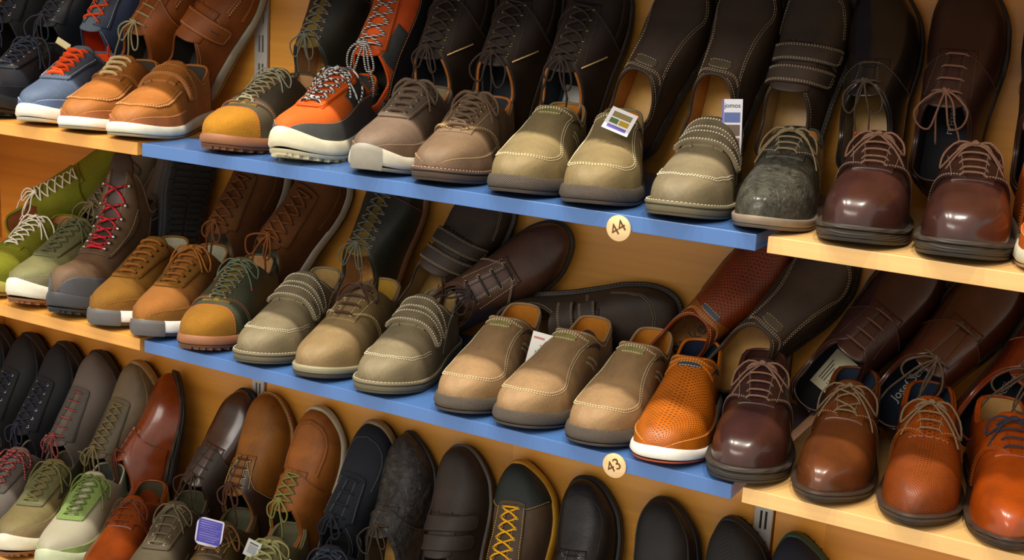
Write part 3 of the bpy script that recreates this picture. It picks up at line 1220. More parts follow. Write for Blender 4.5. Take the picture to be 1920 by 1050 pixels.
JOINTS = [-0.725, 0.0, 1.0, 2.0]
for (a, b), nm in zip(zip(JOINTS[:-1], JOINTS[1:]), ('wall_back', 'wall_back_middle', 'wall_back_right')):
    mb = MB()
    mb.box((a + .0015, 0, -0.9), (b - .0015, 0.018, 1.05), bev=0.0008)
    mb.build(nm, BACK, kind='structure')
mb = MB()
mb.box((-0.9, 0.019, -0.9), (2.1, 0.03, 1.05))
mb.build('wall_back_carcass', M('plain', '1c130a'), kind='structure')
mb = MB()
mb.box((-0.748, -0.372, -0.9), (-0.726, 0.018, 1.05), bev=0.001)
mb.build('wall_left', BACK, kind='structure')

STEEL = M('plain', 'b8b4ac', rough=0.4)
for i, jx in enumerate(JOINTS[1:3]):
    mb = MB()
    x0, x1 = jx - .0300, jx - .0015
    s0, s1, s2, s3 = x0 + .0085, x0 + .0125, x0 + .0165, x0 + .0205
    y0 = -0.0045
    zz = -0.88
    mb.box((x0, y0, -.9), (s0, 0, 1.05))
    mb.box((s3, y0, -.9), (x1, 0, 1.05))
    mb.box((s1, y0, -.9), (s2, 0, 1.05))
    while zz < 1.05:
        for a, b in ((s0, s1), (s2, s3)):
            mb.box((a, y0, zz), (b, 0, zz + .020))
        zz += .050
    mb.box((s0, -.0008, -.9), (s3, -.0002, 1.05), 1)
    mb.build('trim_%d' % (i + 1), [STEEL, M('plain', '15120f')], kind='structure')


def shelf(name, x0, x1, z, mat, label, group):
    mb = MB()
    mb.box((x0, -DEPTH, z - .0202), (x1, -.0055, z), bev=.0009)
    o = mb.build(name, mat)
    o['label'], o['category'], o['group'] = label, 'shelf', group
    return o


shelf('shelf_board', -.724, 0.0482, Z1, BOARD, 'amber wooden shelf board under the blue sneaker and tan shoes of the upper row', 'wooden shelf boards')
shelf('shelf_board', -.724, 0.0482, Z2, BOARD, 'amber wooden shelf board under the hiking boot and brown suede sneakers', 'wooden shelf boards')
shelf('shelf_board', -.724, 0.0482, Z3, BOARD, 'amber wooden shelf board at the bottom left under the green trainer', 'wooden shelf boards')
shelf('shelf_board', 1.0622, 1.9, Z1, BEECH, 'pale beech shelf board under the two burgundy derbies', 'wooden shelf boards')
shelf('shelf_board', 1.0622, 1.9, Z2, BEECH, 'pale beech shelf board under the cognac derbies at lower right', 'wooden shelf boards')
shelf('shelf_board', 1.0622, 1.9, Z3, BEECH, 'beech shelf board below the black textured shoe and the navy shoe', 'wooden shelf boards')
shelf('blue_shelf', 0.0582, 1.0482, Z1, BLUE, 'blue shelf carrying the size 44 disc', 'blue shelves')
shelf('blue_shelf', 0.0582, 1.0482, Z2, BLUE, 'blue shelf carrying the size 43 disc', 'blue shelves')
shelf('blue_shelf', 0.0582, 1.0482, Z3, BLUE, 'blue shelf under the lowest row of shoes', 'blue shelves')
shelf('blue_shelf', 0.0582, 1.0482, Z0, BLUE, 'blue shelf above the topmost row of shoes', 'blue shelves')
shelf('shelf_board', -.724, 0.0577, Z0, BOARD, 'amber wooden shelf board above the topmost tan shoes', 'wooden shelf boards')
shelf('shelf_board', 1.0487, 1.9, Z0, BEECH, 'beech shelf board above the topmost dark derbies', 'wooden shelf boards')

for txt, x, z, lab in (('44', 0.8708, 0.2979, 'round wooden disc with the number 44 on the upper blue shelf'), ('43', 0.8896, -0.0129, 'round wooden disc with the number 43 on the lower blue shelf')):
    t = thing('size_disc', lab, 'size marker', 'wooden size discs')
    t.location = (x, -DEPTH - .0018, z)
    mb = MB()
    n = 36
    a = np.arange(n) * 2 * PI / n
    R_ = .0165
    prof = [(0.0, .0015), (R_ - .0004, .0015), (R_, .0011), (R_, -.0011), (R_ - .0004, -.0015), (0.0, -.0015)]
    G = np.stack([np.stack([r * np.cos(a), np.full(n, y), r * np.sin(a)], -1) for r, y in prof])
    mb.grid(G, wrap_v=True)
    mb.build('disc', wood_material('birch_disc', 'e2bf8a'), t)
    ang = math.radians(36)
    text_part(txt, 'number', .0215, M('plain', '5a3210'), t, (0, -.0017, 0), (math.cos(ang), 0, math.sin(ang)), (-math.sin(ang), 0, math.cos(ang)))

# ------------------------------------------------------------------ styles
FINE = dict(ball=.094, heel=.068, waist=.072, tipw=.50, toe_r=.30, toe_n=2.15, toe_h=1.10, sole_h=.026, sole_b=.013, ut=.44)
WIDE = dict(ball=.100, heel=.070, waist=.078, tipw=.72, toe_r=.22, toe_n=2.4, toe_h=1.02, sole_h=.024, sole_b=.018, ut=.42)
SNK = dict(ball=.097, heel=.072, waist=.077, tipw=.62, toe_r=.25, toe_n=2.25, toe_h=1.06, sole_h=.030, sole_b=.022, ut=.40, spring=.013)
RUN = dict(ball=.098, heel=.074, waist=.078, tipw=.60, toe_r=.26, toe_n=2.2, toe_h=1.08, sole_h=.034, sole_b=.026, ut=.40, spring=.016)
APRON_SLIP = [(.42, .030), (.52, .029), (.62, .031), (.70, .037), (.755, .043), (.81, .042), (.87, .036), (.915, .023), (.930, 0)]
APRON_MOC = [(.60, .037), (.70, .040), (.78, .040), (.85, .035), (.90, .023), (.922, 0)]
APRON_TOE = [(.66, .046), (.74, .044), (.83, .038), (.88, .024), (.897, 0)]

ST = {
    'denim': dict(last=SNK, upper=('nubuck', '4c5a70'), facing=('nubuck', '445262'), tongue=('textile', '5a6672'), front='facing', rows=6, uv=.72,
                  lace=dict(color='d8502a', flat=2.2, r=.0016, style='cross', bow='none'), thread='c8ccd2', lining=('textile', 'd04a20'), insole=('textile', 'a03a1c'),
                  sole=dict(kind='cup', color='e6e0d0', out='cfc4a8', flange=.005, rise=.004), guard=dict(u=.60, h=.42, mat='nubuck', color='56698c'), counter=dict(mat='leather', color='3a4048', u=.32), tab='d04a20'),
    'moc_lace': dict(last=WIDE, upper=('nubuck', '965f30'), front='derby', rows=4, uv=.62, sweep=1.6, facing_lines=False, lace=dict(color='b8a47a', flat=2.0, r=.0017, bow='none'), thread='c79560',
                     apron=APRON_MOC, moc=True, lining=('textile', '3a332c'), insole=('textile', '3a332c'), sole=dict(kind='cup', color='efe9dc', out='a89878', flange=.006, rise=.0), guard=dict(u=.62, h=.36, mat='nubuck', color='a0623c')),
    'moc_strap': dict(last=WIDE, upper=('nubuck', '955e2f'), front='velcro', uv=.60, straps=[(.49, .115, .02, .55)], strap_mark=True, thread='c79560', apron=APRON_MOC, moc=True,
                      lining=('textile', '36302a'), insole=('textile', '36302a'), sole=dict(kind='cup', color='d9d6c4', out='a89878', flange=.006, rise=.002), guard=dict(u=.60, h=.38, mat='nubuck', color='9e613c'),
                      counter=dict(mat='leather', color='3a2a20', u=.10, h=.62)),
    'olive_cap': dict(last=WIDE, upper=('leather', '4a4334'), front='derby', rows=7, uv=.74, gap=(.012, .005), quarter_u=.70, sweep=1.0, facing_lines=False, tongue=('suede', '6a5526'), thread='c8543c',
                      lace=dict(color='8c8770', r=.0013, style='cross'), eyelets='b09a6a', lining=('leather', 'c09468'), insole=('cork', 'b98a50'), toe_cap=dict(u=.83, mat='suede', color='98691f', curve=.035),
                      sole=dict(kind='lug', color='8a5a3c', out='6a4228', flange=.005), lines=[((.10, .34, .62), (.55, .60, .06))]),
    'hike_orange': dict(last=RUN, upper=('mesh', 'c05a1c'), front='facing', rows=6, uv=.75, gap=(.014, .008), facing=('leather', 'c0541a'), tongue=('mesh', 'c85414'), thread='e08040', facing_w=.014,
                        lace=dict(mat='striped_lace', color='c8c4bc', c2='1c1a1a', r=.0018, style='cross', big=1.25), lining=('textile', '3a3a38'), insole=('textile', '2a2a28'), tab='c85010',
                        guard=dict(u=.10, h=.66, mat='rubber', color='4c4c48'), panels=[dict(q=((.36, 1.0), (.56, .95), (.52, .5), (.30, .5)), mat='nubuck', color='3c3c38', name='side_panel')],
                        sole=dict(kind='hiker', color='ddd3b4', out='c9bf9c', flange=.006, rise=.010), counter=dict(mat='rubber', color='3a3a38', u=.2, h=.6)),
    'grey_sneaker': dict(last=SNK, upper=('nubuck', '655344'), front='facing', rows=5, uv=.69, facing=('nubuck', '5e4f40'), lace=dict(color='5a4a3c', flat=2.0, r=.0017, bow='front'), thread='8c7a64',
                         lining=('textile', '857a5c'), insole=('textile', '857a5c'), guard=dict(u=.55, h=.44, mat='nubuck', color='66503f'), eyelets='9a9488', counter=dict(mat='nubuck', color='5a4a3c'),
                         sole=dict(kind='cup', color='c8c0ac', out='8a8070', flange=.005, bumper='8f897c', bumper_u=.95)),
    'zip_lace': dict(last=WIDE, upper=('nubuck', '6a5540'), front='derby', rows=6, uv=.73, gap=(.011, .007), quarter_u=.56, sweep=1.1, lace=dict(color='5a4636', flat=1.8, r=.0017, style='cross', big=1.15), thread='b0915e',
                     eyelets='b09860', eye_r=.0024, lining=('textile', '2a3038'), insole=('textile', '262a30'), zip=True, double=True, guard=dict(u=.52, h=.44, mat='nubuck', color='6e5846'),
                     sole=dict(kind='welt', color='4c3c30', out='42342a', stitch='c89a80', flange=.005), counter=dict(mat='mesh', color='3a3228', u=.25), collar=('leather', 'a8683a')),
    'slip': dict(last=dict(WIDE, sole_h=.026, sole_b=.021, ut=.43), upper=('nubuck', '8c7050'), front='slip', apron=APRON_SLIP, double=True, thread='d8c8a0', patch_mat=('nubuck', '8a8050'),
                 lining=('leather', 'b8783a'), insole=('leather', 'b8894c'), sole=dict(kind='plain', mat='knurled', color='5c5248', out='4a4038', flange=.005), gusset_color='4a3c2e',
                 lines=[((.46, .40, .34), (.62, .45, .25)), ((.50, .44, .38), (.60, .42, .22))]),
    'strap': dict(last=dict(WIDE, sole_h=.024, sole_b=.018), upper=('nubuck', '746850'), front='velcro', uv=.62, double=True, thread='d8ccb0', apron=APRON_TOE, lining=('leather', 'a88a5c'), insole=('leather', 'a07c48'),
                  sole=dict(kind='welt', color='6a614a', out='5a523e', stitch='d0c4a4', flange=.006), strap_mark=True, lines=[((.10, .30, .44), (.62, .40, .04))]),
    'tan_derby': dict(last=WIDE, upper=('nubuck', '7d6848'), front='derby', rows=4, uv=.66, double=True, thread='d0bc8a', second=('nubuck', '75603e'), lace=dict(color='40291c', flat=1.5, r=.0018), eyelets='b8a070',
                      lining=('leather', 'a8843f'), insole=('leather', 'a07c48'), sole=dict(kind='thin', color='8c8468', out='463c30', flange=.005, split=.4)),
    'crinkle': dict(last=dict(FINE, ball=.098, tipw=.58, sole_b=.015), upper=('crinkled', '39372e'), front='derby', rows=4, uv=.60, quarter_u=.46, facing_lines=False, thread='9a8c70', lace=dict(color='7a6a50', r=.0012), lining=('leather', 'a86a38'), insole=('leather', 'b08040'),
                    sole=dict(kind='thin', color='857562', out='5c5044', flange=.004, split=.3)),
    'burgundy': dict(last=dict(WIDE, ball=.101, toe_h=1.25, tipw=.66, sole_b=.020, sole_h=.028), upper=('polished', '38201b'), front='derby', rows=5, uv=.66, double=True, thread='8c7468', second=('leather', '36211b'),
                     lace=dict(color='7a5c4c', r=.0014), lining=('leather', '3c241c'), insole=('textile', '1e1c1e'), sole=dict(kind='welt', mat='ribbed', color='3a332c', out='302a24', flange=.006), gap=(.011, .007)),
    'brown_derby': dict(last=dict(FINE, tipw=.52), upper=('polished', '56301a'), front='derby', rows=3, uv=.60, thread='a07c54', facing_lines=False, lace=dict(color='6c5a44', r=.0013, big=1.15, style='cross'), lining=('leather', '26303f'), insole=('textile', '141a24'),
                        sole=dict(kind='welt', color='3a2c22', out='2c221a', flange=.005)),
    'cognac_perf': dict(last=FINE, upper=('perforated', '7c3c14', (('pitch', .0030), ('rad', .29))), second=('polished', '7c3a12'), front='derby', rows=4, uv=.60, thread='b08050', facing_lines=False,
                        lace=dict(color='6e5c44', r=.0014, big=1.25), lining=('leather', '26303f'), insole=('textile', '141a24'), sole=dict(kind='welt', color='3c2e24', out='2c221a', flange=.005)),
    'cognac': dict(last=FINE, upper=('polished', '8a3e12'), front='derby', rows=4, uv=.60, thread='8c4c20', lace=dict(color='262430', r=.0015), lining=('leather', 'b08a5c'), insole=('leather', 'b08a5c'),
                   sole=dict(kind='welt', mat='ribbed', color='3a2a20', out='2c221a', flange=.005)),
    'cognac_dark': dict(last=dict(FINE, ball=.096), upper=('polished', '6e3218'), front='derby', rows=4, uv=.60, thread='7c3c1c', lace=dict(color='5a3020', r=.0012), lining=('leather', '4a4434'), insole=('leather', '4a3c2c'),
                        sole=dict(kind='welt', mat='ribbed', color='2e2620', out='26201a', flange=.006)),
    'orange_slip': dict(last=dict(WIDE, ball=.100, ut=.43, sole_b=.016), upper=('perforated', 'a85c20'), front='slip', apron=None, double=True, thread='d8a468', patch_mat=('leather', '3c4450'), patch_l=.03,
                        lining=('leather', '1c2436'), insole=('cork', '8a5c30'), sole=dict(kind='cup', color='ece6da', out='b05030', flange=.005, rise=.004), guard=dict(u=.50, h=.40, mat='leather', color='a65c20'),
                        gusset_color='2c2a2c', saddle=True, second=('leather', 'b06420')),
    'lime': dict(last=dict(SNK), upper=('suede', '6a6b1e'), front='derby', rows=6, uv=.68, quarter_u=.58, facing_lines=False, lace=dict(color='d8d2c2', r=.0015, style='cross', big=1.2), lining=('leather', 'b07850'), insole=('cork', 'a87c4c'),
                 sole=dict(kind='cup', color='b09a60', out='8a7440', flange=.004), thread='6a6a20'),
    'trail_olive': dict(last=RUN, upper=('nubuck', '6c6a48'), front='facing', rows=6, uv=.72, facing=('nubuck', '5c5c40'), lace=dict(color='4e5238', r=.0016, style='cross', big=1.1), thread='787850', lining=('textile', '4a4438'), insole=('textile', '3a362c'),
                        guard=dict(u=.62, h=.62, mat='nubuck', color='787256'), panels=[dict(q=((.20, .85), (.60, .80), (.56, .62), (.16, .5)), mat='rubber', color='3a3c34')],
                        sole=dict(kind='hiker', color='e6e0cc', out='8a5a34', flange=.006), counter=dict(mat='nubuck', color='5c4c34')),
    'boot': dict(last=dict(RUN, boot=1, ut=.345, u1=.20, tz=(.135, .125, .16), toe_h=1.0, sole_h=.034, sole_b=.026, asym=.008), upper=('nubuck', '5a4634'), front='facing', rows=7, uv=.64, gap=(.014, .010), facing=('nubuck', '54412f'), facing_w=.022,
                 lace=dict(color='c01828', r=.0021, style='cross', bow='none', mat='striped_lace', c2='6c0c18'), hooks=True, thread='b0a080', lining=('textile', '2a2420'), tongue=('leather', '33261e'),
                 sole=dict(kind='hiker', color='3c3c3e', out='2a2a2a', flange=.006, rise=.004, rand='47474a', rand_h=.55), counter=dict(mat='leather', color='2a2420', u=.28, h=.35)),
    'suede_runner': dict(last=dict(SNK, sole_h=.030, sole_b=.024), upper=('suede', '74501e'), front='facing', rows=6, uv=.72, facing=('suede', '704a1a'), lace=dict(color='8a5424', flat=1.8, r=.0017, style='bars', bow='none'), thread='6c4418',
                         lining=('textile', 'a8a48c'), insole=('textile', '8c8870'), eyelets='3c3428', sole=dict(kind='cup', color='f2efe8', out='4a4644', flange=.005, rise=.0, bumper='5c5856', bumper_u=.93), apron=None, guard=dict(u=.55, h=.5, mat='suede', color='7a5222')),
    'dark_trainer': dict(last=RUN, upper=('mesh', '15171c'), front='facing', rows=6, uv=.72, facing=('textile', '14161c'), lace=dict(color='1c2436', r=.0016, style='cross'), thread='2c3038', lining=('textile', '0e0e10'), insole=('textile', '101012'),
                         eyelets='a8a8a8', sole=dict(kind='runner', color='1a1a1c', out='121214', flange=.005), guard=dict(u=.62, h=.5, mat='leather', color='16181c')),
    'grey_pink': dict(last=RUN, upper=('mesh', '5c544e', (('pitch', .0016),)), front='facing', rows=6, uv=.72, facing=('textile', '4a4642'), lace=dict(mat='striped_lace', color='b04848', c2='2c2a28', r=.0018, style='bars', big=1.1), thread='5c5854',
                      lining=('textile', '1a1818'), insole=('textile', '141414'), sole=dict(kind='runner', color='201e1e', out='1a1818', flange=.005), tab='8a8478'),
    'taupe_trail': dict(last=RUN, upper=('nubuck', '5e5240'), front='facing', rows=7, uv=.72, facing=('nubuck', '4c4434'), lace=dict(color='6a6040', r=.0017, style='cross', big=1.2), thread='6c6048', lining=('textile', '3c3628'), insole=('textile', '2c2820'),
                        guard=dict(u=.66, h=.6, mat='nubuck', color='66573e'), sole=dict(kind='hiker', color='907a4c', out='4c4030', flange=.005)),
    'green_runner': dict(last=RUN, upper=('mesh', 'a09c88', (('pitch', .002),)), front='facing', rows=7, uv=.72, facing=('textile', '748850'), lace=dict(color='5c6c38', r=.0016, style='cross', big=1.2), thread='a8c480', lining=('textile', '4c4c44'), insole=('textile', '3c3c34'),
                         guard=dict(u=.10, h=.34, mat='leather', color='8c9c68'), sole=dict(kind='runner', color='bcc4a0', out='c8b89c', flange=.005), tab='d83c20'),
    'ecco': dict(last=dict(WIDE, ball=.100, tipw=.58, sole_b=.016), upper=('leather', '2c1812'), front='derby', rows=4, uv=.62, thread='4c342a', second=('leather', '281610'), lace=dict(color='6a4a3c', r=.0014, big=1.2), lining=('leather', '241a16'), insole=('textile', '17161a'),
                 sole=dict(kind='thin', mat='ribbed', color='241e18', out='1e1a16', flange=.005)),
    'work_moc': dict(last=WIDE, upper=('nubuck', '7c4e20'), front='derby', rows=4, uv=.60, second=('leather', '33221a'), quarter_u=.36, sweep=2.2, thread='e0b860', lace=dict(color='45281a', r=.0020, style='bars'), eyelets='b8a070', lining=('textile', '1c1c1c'), insole=('textile', '1c1c1c'),
                     sole=dict(kind='welt', color='8a5a20', out='5c3c18', stitch='f0d890', flange=.006)),
    'boat': dict(last=WIDE, upper=('nubuck', '8a5226'), front='derby', rows=4, uv=.60, apron=APRON_MOC, moc=True, facing_lines=False, thread='7c4420', lace=dict(color='7c7844', flat=2.0, r=.0018, style='cross'), lining=('textile', '4a4434'), insole=('textile', '2c2820'),
                 sole=dict(kind='cup', color='b8ac90', out='8a7c60', flange=.005)),
    'navy_suede': dict(last=WIDE, upper=('suede', '15181e'), front='facing', rows=4, uv=.66, facing=('suede', '15181e'), thread='70747c', apron=APRON_MOC, lace=dict(color='14171f', r=.0022), lining=('textile', '20242c'), insole=('textile', '24285a'),
                       sole=dict(kind='cup', color='8a7450', out='4c3c28', flange=.005)),
    'black_crinkle': dict(last=dict(FINE, ball=.098), upper=('crinkled', '2a2622'), front='derby', rows=2, uv=.55, quarter_u=.44, facing_lines=False, thread='4a443c', lace=dict(color='3c3024', r=.0013, tip='c02020', big=1.2), lining=('leather', '221a16'), insole=('leather', 'a8824c'),
                          sole=dict(kind='thin', color='221c18', out='1a1612', flange=.004)),
    'dark_strap': dict(last=dict(WIDE, sole_b=.020), upper=('nubuck', '2e231b'), front='velcro', uv=.62, thread='3c3026', lining=('textile', '1c1814'), insole=('leather', '4c3820'), sole=dict(kind='thin', color='5c5448', out='1c1814', flange=.005, split=.55)),
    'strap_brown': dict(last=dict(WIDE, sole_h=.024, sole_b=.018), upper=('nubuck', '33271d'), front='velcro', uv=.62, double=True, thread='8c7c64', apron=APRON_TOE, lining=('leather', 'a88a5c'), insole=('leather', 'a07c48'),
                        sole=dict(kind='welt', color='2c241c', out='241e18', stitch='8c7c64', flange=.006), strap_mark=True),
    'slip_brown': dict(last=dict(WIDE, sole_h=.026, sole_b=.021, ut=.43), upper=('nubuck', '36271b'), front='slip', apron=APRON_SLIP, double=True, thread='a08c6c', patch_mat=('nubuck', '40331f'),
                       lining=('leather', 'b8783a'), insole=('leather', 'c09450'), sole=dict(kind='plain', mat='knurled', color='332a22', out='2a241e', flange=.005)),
    'yellow_lace': dict(last=dict(SNK, ball=.104), upper=('nubuck', '4a3828'), front='facing', rows=7, uv=.76, facing=('nubuck', '443424'), thread='d8b048', lace=dict(color='e0a820', r=.0017, style='cross', tip='c02020'), lining=('textile', '2c2418'), insole=('textile', '2c2418'),
                        toe_cap=dict(u=.78, mat='nubuck', color='20241f', curve=.05), sole=dict(kind='cup', color='c08a20', out='8a6018', flange=.005), eyelets='b8a070'),
    'black_moc': dict(last=WIDE, upper=('leather', '1d1815'), front='derby', rows=3, uv=.60, apron=APRON_MOC, thread='2c2622', lace=dict(color='1c1816', r=.0014), eyelets='8c8880', lining=('textile', '1a1816'), insole=('textile', '1a1816'),
                      sole=dict(kind='thin', color='1c1a18', out='161412', flange=.006)),
    'black_plain': dict(last=WIDE, upper=('nubuck', '1c1815'), front='velcro', uv=.62, thread='241f1b', lining=('textile', '1a1816'), insole=('textile', '1a1816'), guard=dict(u=.62, h=.6, mat='leather', color='1d1916'), sole=dict(kind='lug', color='191715', out='161412', flange=.005)),
    'black_weave': dict(last=dict(RUN, tipw=.56), upper=('mesh', '1a1715', (('pitch', .0042),)), front='facing', rows=4, uv=.60, facing=('textile', '181614'), thread='24201c', lace=dict(color='181614'), lining=('textile', '1a1816'), insole=('textile', '1a1816'), sole=dict(kind='runner', color='161412', out='141210', flange=.004)),
    'navy_green': dict(last=dict(RUN, tipw=.56), upper=('textile', '11121c'), front='facing', rows=4, uv=.60, thread='1c2430', lace=dict(color='141620'), lining=('textile', '1a1816'), insole=('textile', '1a1816'), sole=dict(kind='runner', color='1c4030', out='141c18', flange=.004)),
}


def var(name, **kw):
    d = dict(ST[name])
    for k, v in kw.items():
        if isinstance(v, dict) and isinstance(d.get(k), dict):
            v = dict(d[k], **v)
        d[k] = v
    return d


ST['slip_olive'] = var('slip', upper=('nubuck', '7c6c4c'), patch_mat=('nubuck', '7c7448'))
ST['suede_bow'] = var('suede_runner', upper=('suede', '85562a'), lace=dict(bow='front', style='bars', r=.0019, flat=None, big=1.2))
ST['suede_hang'] = var('suede_runner', upper=('suede', '5c3412'), facing=('suede', '56300f'), guard=dict(color='5c3412'), sole=dict(color='b8b09c', bumper=None), lace=dict(color='6c3c14', bow='hang', style='cross', r=.0019, flat=None, big=1.35))
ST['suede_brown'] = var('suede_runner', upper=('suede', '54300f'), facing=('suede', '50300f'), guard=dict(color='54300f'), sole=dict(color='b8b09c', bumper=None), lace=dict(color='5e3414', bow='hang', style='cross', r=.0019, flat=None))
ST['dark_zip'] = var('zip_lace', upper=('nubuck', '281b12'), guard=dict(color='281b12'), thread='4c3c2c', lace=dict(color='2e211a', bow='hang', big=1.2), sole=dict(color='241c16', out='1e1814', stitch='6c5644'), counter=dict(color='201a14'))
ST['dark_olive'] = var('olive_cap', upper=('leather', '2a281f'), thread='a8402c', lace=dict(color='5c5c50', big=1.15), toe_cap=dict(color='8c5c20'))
ST['olive_moc_cap'] = var('olive_cap', upper=('leather', '3f4030'), toe_cap=dict(color='80581a'), lace=dict(color='5c6450', tip='e03040'))
ST['brown_side'] = var('tan_derby', upper=('leather', '4a3024'), second=('leather', '4a3428'), lace=dict(color='2e2420', flat=1.6), thread='b09a80', sole=dict(color='342a22', out='2c241e'))
ST['josef'] = var('ecco', upper=('polished', '33190f'), second=('polished', '3a1d12'), insole=('textile', '131b2c'), lining=('leather', '26303f'), lace=dict(color='473a2c', r=.0016, big=1.45), rows=2, facing_lines=False,
                  print=[('Josef Seibel', .017, .078, .004, 'b8b4ac', 'along'), ('the european comfort shoe', .0068, .078, -.010, 'b8b4ac', 'along')])
ST['josef_perf'] = var('cognac_perf', upper=('perforated', '5c2410', (('pitch', .0032), ('rad', .2))), second=('polished', '5c2410'), lace=dict(color='473a2c'), print=[('Josef Seibel', .017, .078, .004, 'a8a49c', 'along')])
ST['ecco_print'] = var('ecco', print=[('ecco', .019, .046, .0, 'b8b4b0', 'along'), ('S-LITE HYBRID', .0100, .100, .0, 'b8b4b0', 'along')])
ST['dark_derby'] = var('ecco', upper=('polished', '2c1610'), second=('leather', '2e1812'), rows=4, lace=dict(color='5c3c30', bow='none'), tissue=True, sticker=[(.066, 0, .038, .062, 'd8ceaa')])
ST['rieker'] = var('orange_slip', upper=('perforated', '70300e'), second=('leather', '7a4416'), guard=dict(color='74401a'), lining=('leather', '8a5c30'), print=[('Rieker', .028, .080, .0, '2a1a10', 'along')])
ST['jomos_slip'] = var('slip_brown')
ST['strap_print'] = var('strap_brown', print=[('JOSEF', .017, .060, .0, '3a2c1c', 'along')])
ST['ecco_brown'] = var('ecco', upper=('polished', '38241a'), second=('nubuck', '2e221a'), lace=dict(color='3c2c20', big=1.3), insole=('textile', '22221e'), print=[('ecco', .019, .056, -.010, '8c8c84', 'along')], sticker=[(.056, .012, .012, .045, 'd0ccbe')])
ST['navy_jomos'] = var('navy_suede', print=[('jomos', .021, .070, -.016, 'c4c4d0', 'along')], sticker=[(.062, .010, .026, .070, 'c4bfae')])
ST['trail_tan'] = var('trail_olive', upper=('nubuck', '6e6444'), guard=dict(color='7e6c50', h=.75), lace=dict(color='5e5c38', big=1.3), sole=dict(color='ded4bc'))
ST['olive_low'] = var('grey_sneaker', upper=('nubuck', '4a4232'), facing=('nubuck', '463c2c'), guard=dict(color='4a4232'), lace=dict(color='5c5440', flat=None, r=.0015), lining=('leather', '4c4a38'), counter=dict(color='40382a'))
ST['brown_gold'] = var('work_moc', upper=('leather', '40331f'), second=('leather', '3c3020'), lace=dict(color='6c4a2c'), lining=('textile', '55553f'), thread='c89a48')
ST['boat_green'] = var('boat', upper=('nubuck', '6c6444'), second=('nubuck', '6c6444'), lining=('textile', '6c6a52'), lace=dict(color='8c8a5c'))
ST['grey_pink_low'] = var('grey_pink', upper=('mesh', '66605a', (('pitch', .0016),)), lace=dict(style='cross'))
ST['label_zip'] = var('dark_zip', sticker=[(.070, .008, .030, .060, 'b8b4ac')])
ST['trek_back'] = var('taupe_trail', sole=dict(color='a08848'))
ST['navy_trainer'] = var('dark_trainer', upper=('leather', '1e2228'), facing=('leather', '20252c'), lace=dict(color='232b38', big=1.3))
ST['black_smooth'] = var('black_crinkle', upper=('polished', '1c1613'))
ST['boot_back'] = var('boot', last=dict(SNK, spring=.014), uv=.70, hooks=True)
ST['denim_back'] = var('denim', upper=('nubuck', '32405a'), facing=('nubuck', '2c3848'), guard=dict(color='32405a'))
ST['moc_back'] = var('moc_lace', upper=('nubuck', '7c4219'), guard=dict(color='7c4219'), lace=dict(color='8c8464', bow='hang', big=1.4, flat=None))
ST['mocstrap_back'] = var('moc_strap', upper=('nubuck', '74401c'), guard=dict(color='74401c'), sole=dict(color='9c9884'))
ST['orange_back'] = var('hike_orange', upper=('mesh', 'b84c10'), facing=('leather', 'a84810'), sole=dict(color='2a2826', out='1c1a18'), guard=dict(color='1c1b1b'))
ST['lime_front'] = var('lime', sole=dict(color='a8a04c'))
ST['cream_sneaker'] = var('moc_lace', upper=('nubuck', 'b85a18'), guard=dict(color='b85a18'), sole=dict(color='c8c0a8'))

LOWER = {}


def build(name, style, side, label, group, lean, seed, bow=None):
    root = thing(name, label, 'boot' if 'boot' in name else 'shoe', group)
    make_shoe(ST[style], side, lean, seed, root, bow)
    bpy.context.view_layer.update()
    return root


def local_points(root):
    out = []
    for c in root.children:
        if c.type == 'MESH' and c.name.split('.')[0] in ('upper', 'outsole', 'midsole', 'collar', 'toe_bumper', 'toe_rand'):
            n = len(c.data.vertices)
            a = np.zeros(n * 3)
            c.data.vertices.foreach_get('co', a)
            out.append(a.reshape(-1, 3))
    return np.concatenate(out)


SIZE = 0.965


def place(root, e1, e3, anchor, local_anchor, zs, wall=None, lift=0.0004):
    e1 = np.array(e1) / np.linalg.norm(e1)
    e3 = np.array(e3) - (np.array(e3) @ e1) * e1
    e3 /= np.linalg.norm(e3)
    e2 = np.cross(e3, e1)
    R = np.stack([e1, e2, e3], 1)
    R = R * SIZE
    P = local_points(root) @ R.T
    off = np.array(anchor, float) - R @ np.array(local_anchor, float)
    off[2] = zs - P[:, 2].min() + lift
    if wall is not None:
        off[1] = wall - P[:, 1].max()
    m = Matrix([[*R[0], off[0]], [*R[1], off[1]], [*R[2], off[2]], [0, 0, 0, 1]])
    root.matrix_world = m


def front_shoe(name, style, X, yaw, zs, label, group, side=1, y=-.380, L=None, bow=None, seed=None):
    r = build(name, style, side, label, group, False, int(X * 1000) & 1023, bow)
    a = math.radians(yaw)
    toe = ST[style]['last'].get('L', .298)
    place(r, (math.sin(a), -math.cos(a), 0), (0, 0, 1), (X, y, zs), (toe, 0, 0), zs)
    return r


def back_shoe(name, style, Xh, Xt, zs, label, group, side=-1, roll=0.0, lift=.001, L=.298, wall=-.004, rise=None, bow=None, dy=.03):
    r = build(name, style, side, label, group, True, int(Xh * 1000) & 1023, bow)
    if dy == .03:
        lift, dy = {Z1: (.022, .058), Z2: (.012, .062), Z3: (.0005, .075)}[zs]
    dx = Xt - Xh
    L *= SIZE
    dz = math.sqrt(max(.0004, L * L - dx * dx - dy * dy)) if rise is None else rise
    a = math.radians(roll)
    place(r, (dx, dy, dz), (math.sin(a), -math.cos(a), 0.0), (Xh, -.15, zs), (0, 0, 0), zs, wall, lift)
    return r


UF, UB = 'shoes standing flat on the upper shelf', 'shoes leaning against the wall behind the upper shelf row'
MF, MBK = 'shoes standing flat on the middle shelf', 'shoes leaning against the wall on the middle shelf'
LF, LB = 'shoes standing flat on the bottom shelf', 'shoes leaning against the wall on the bottom shelf'

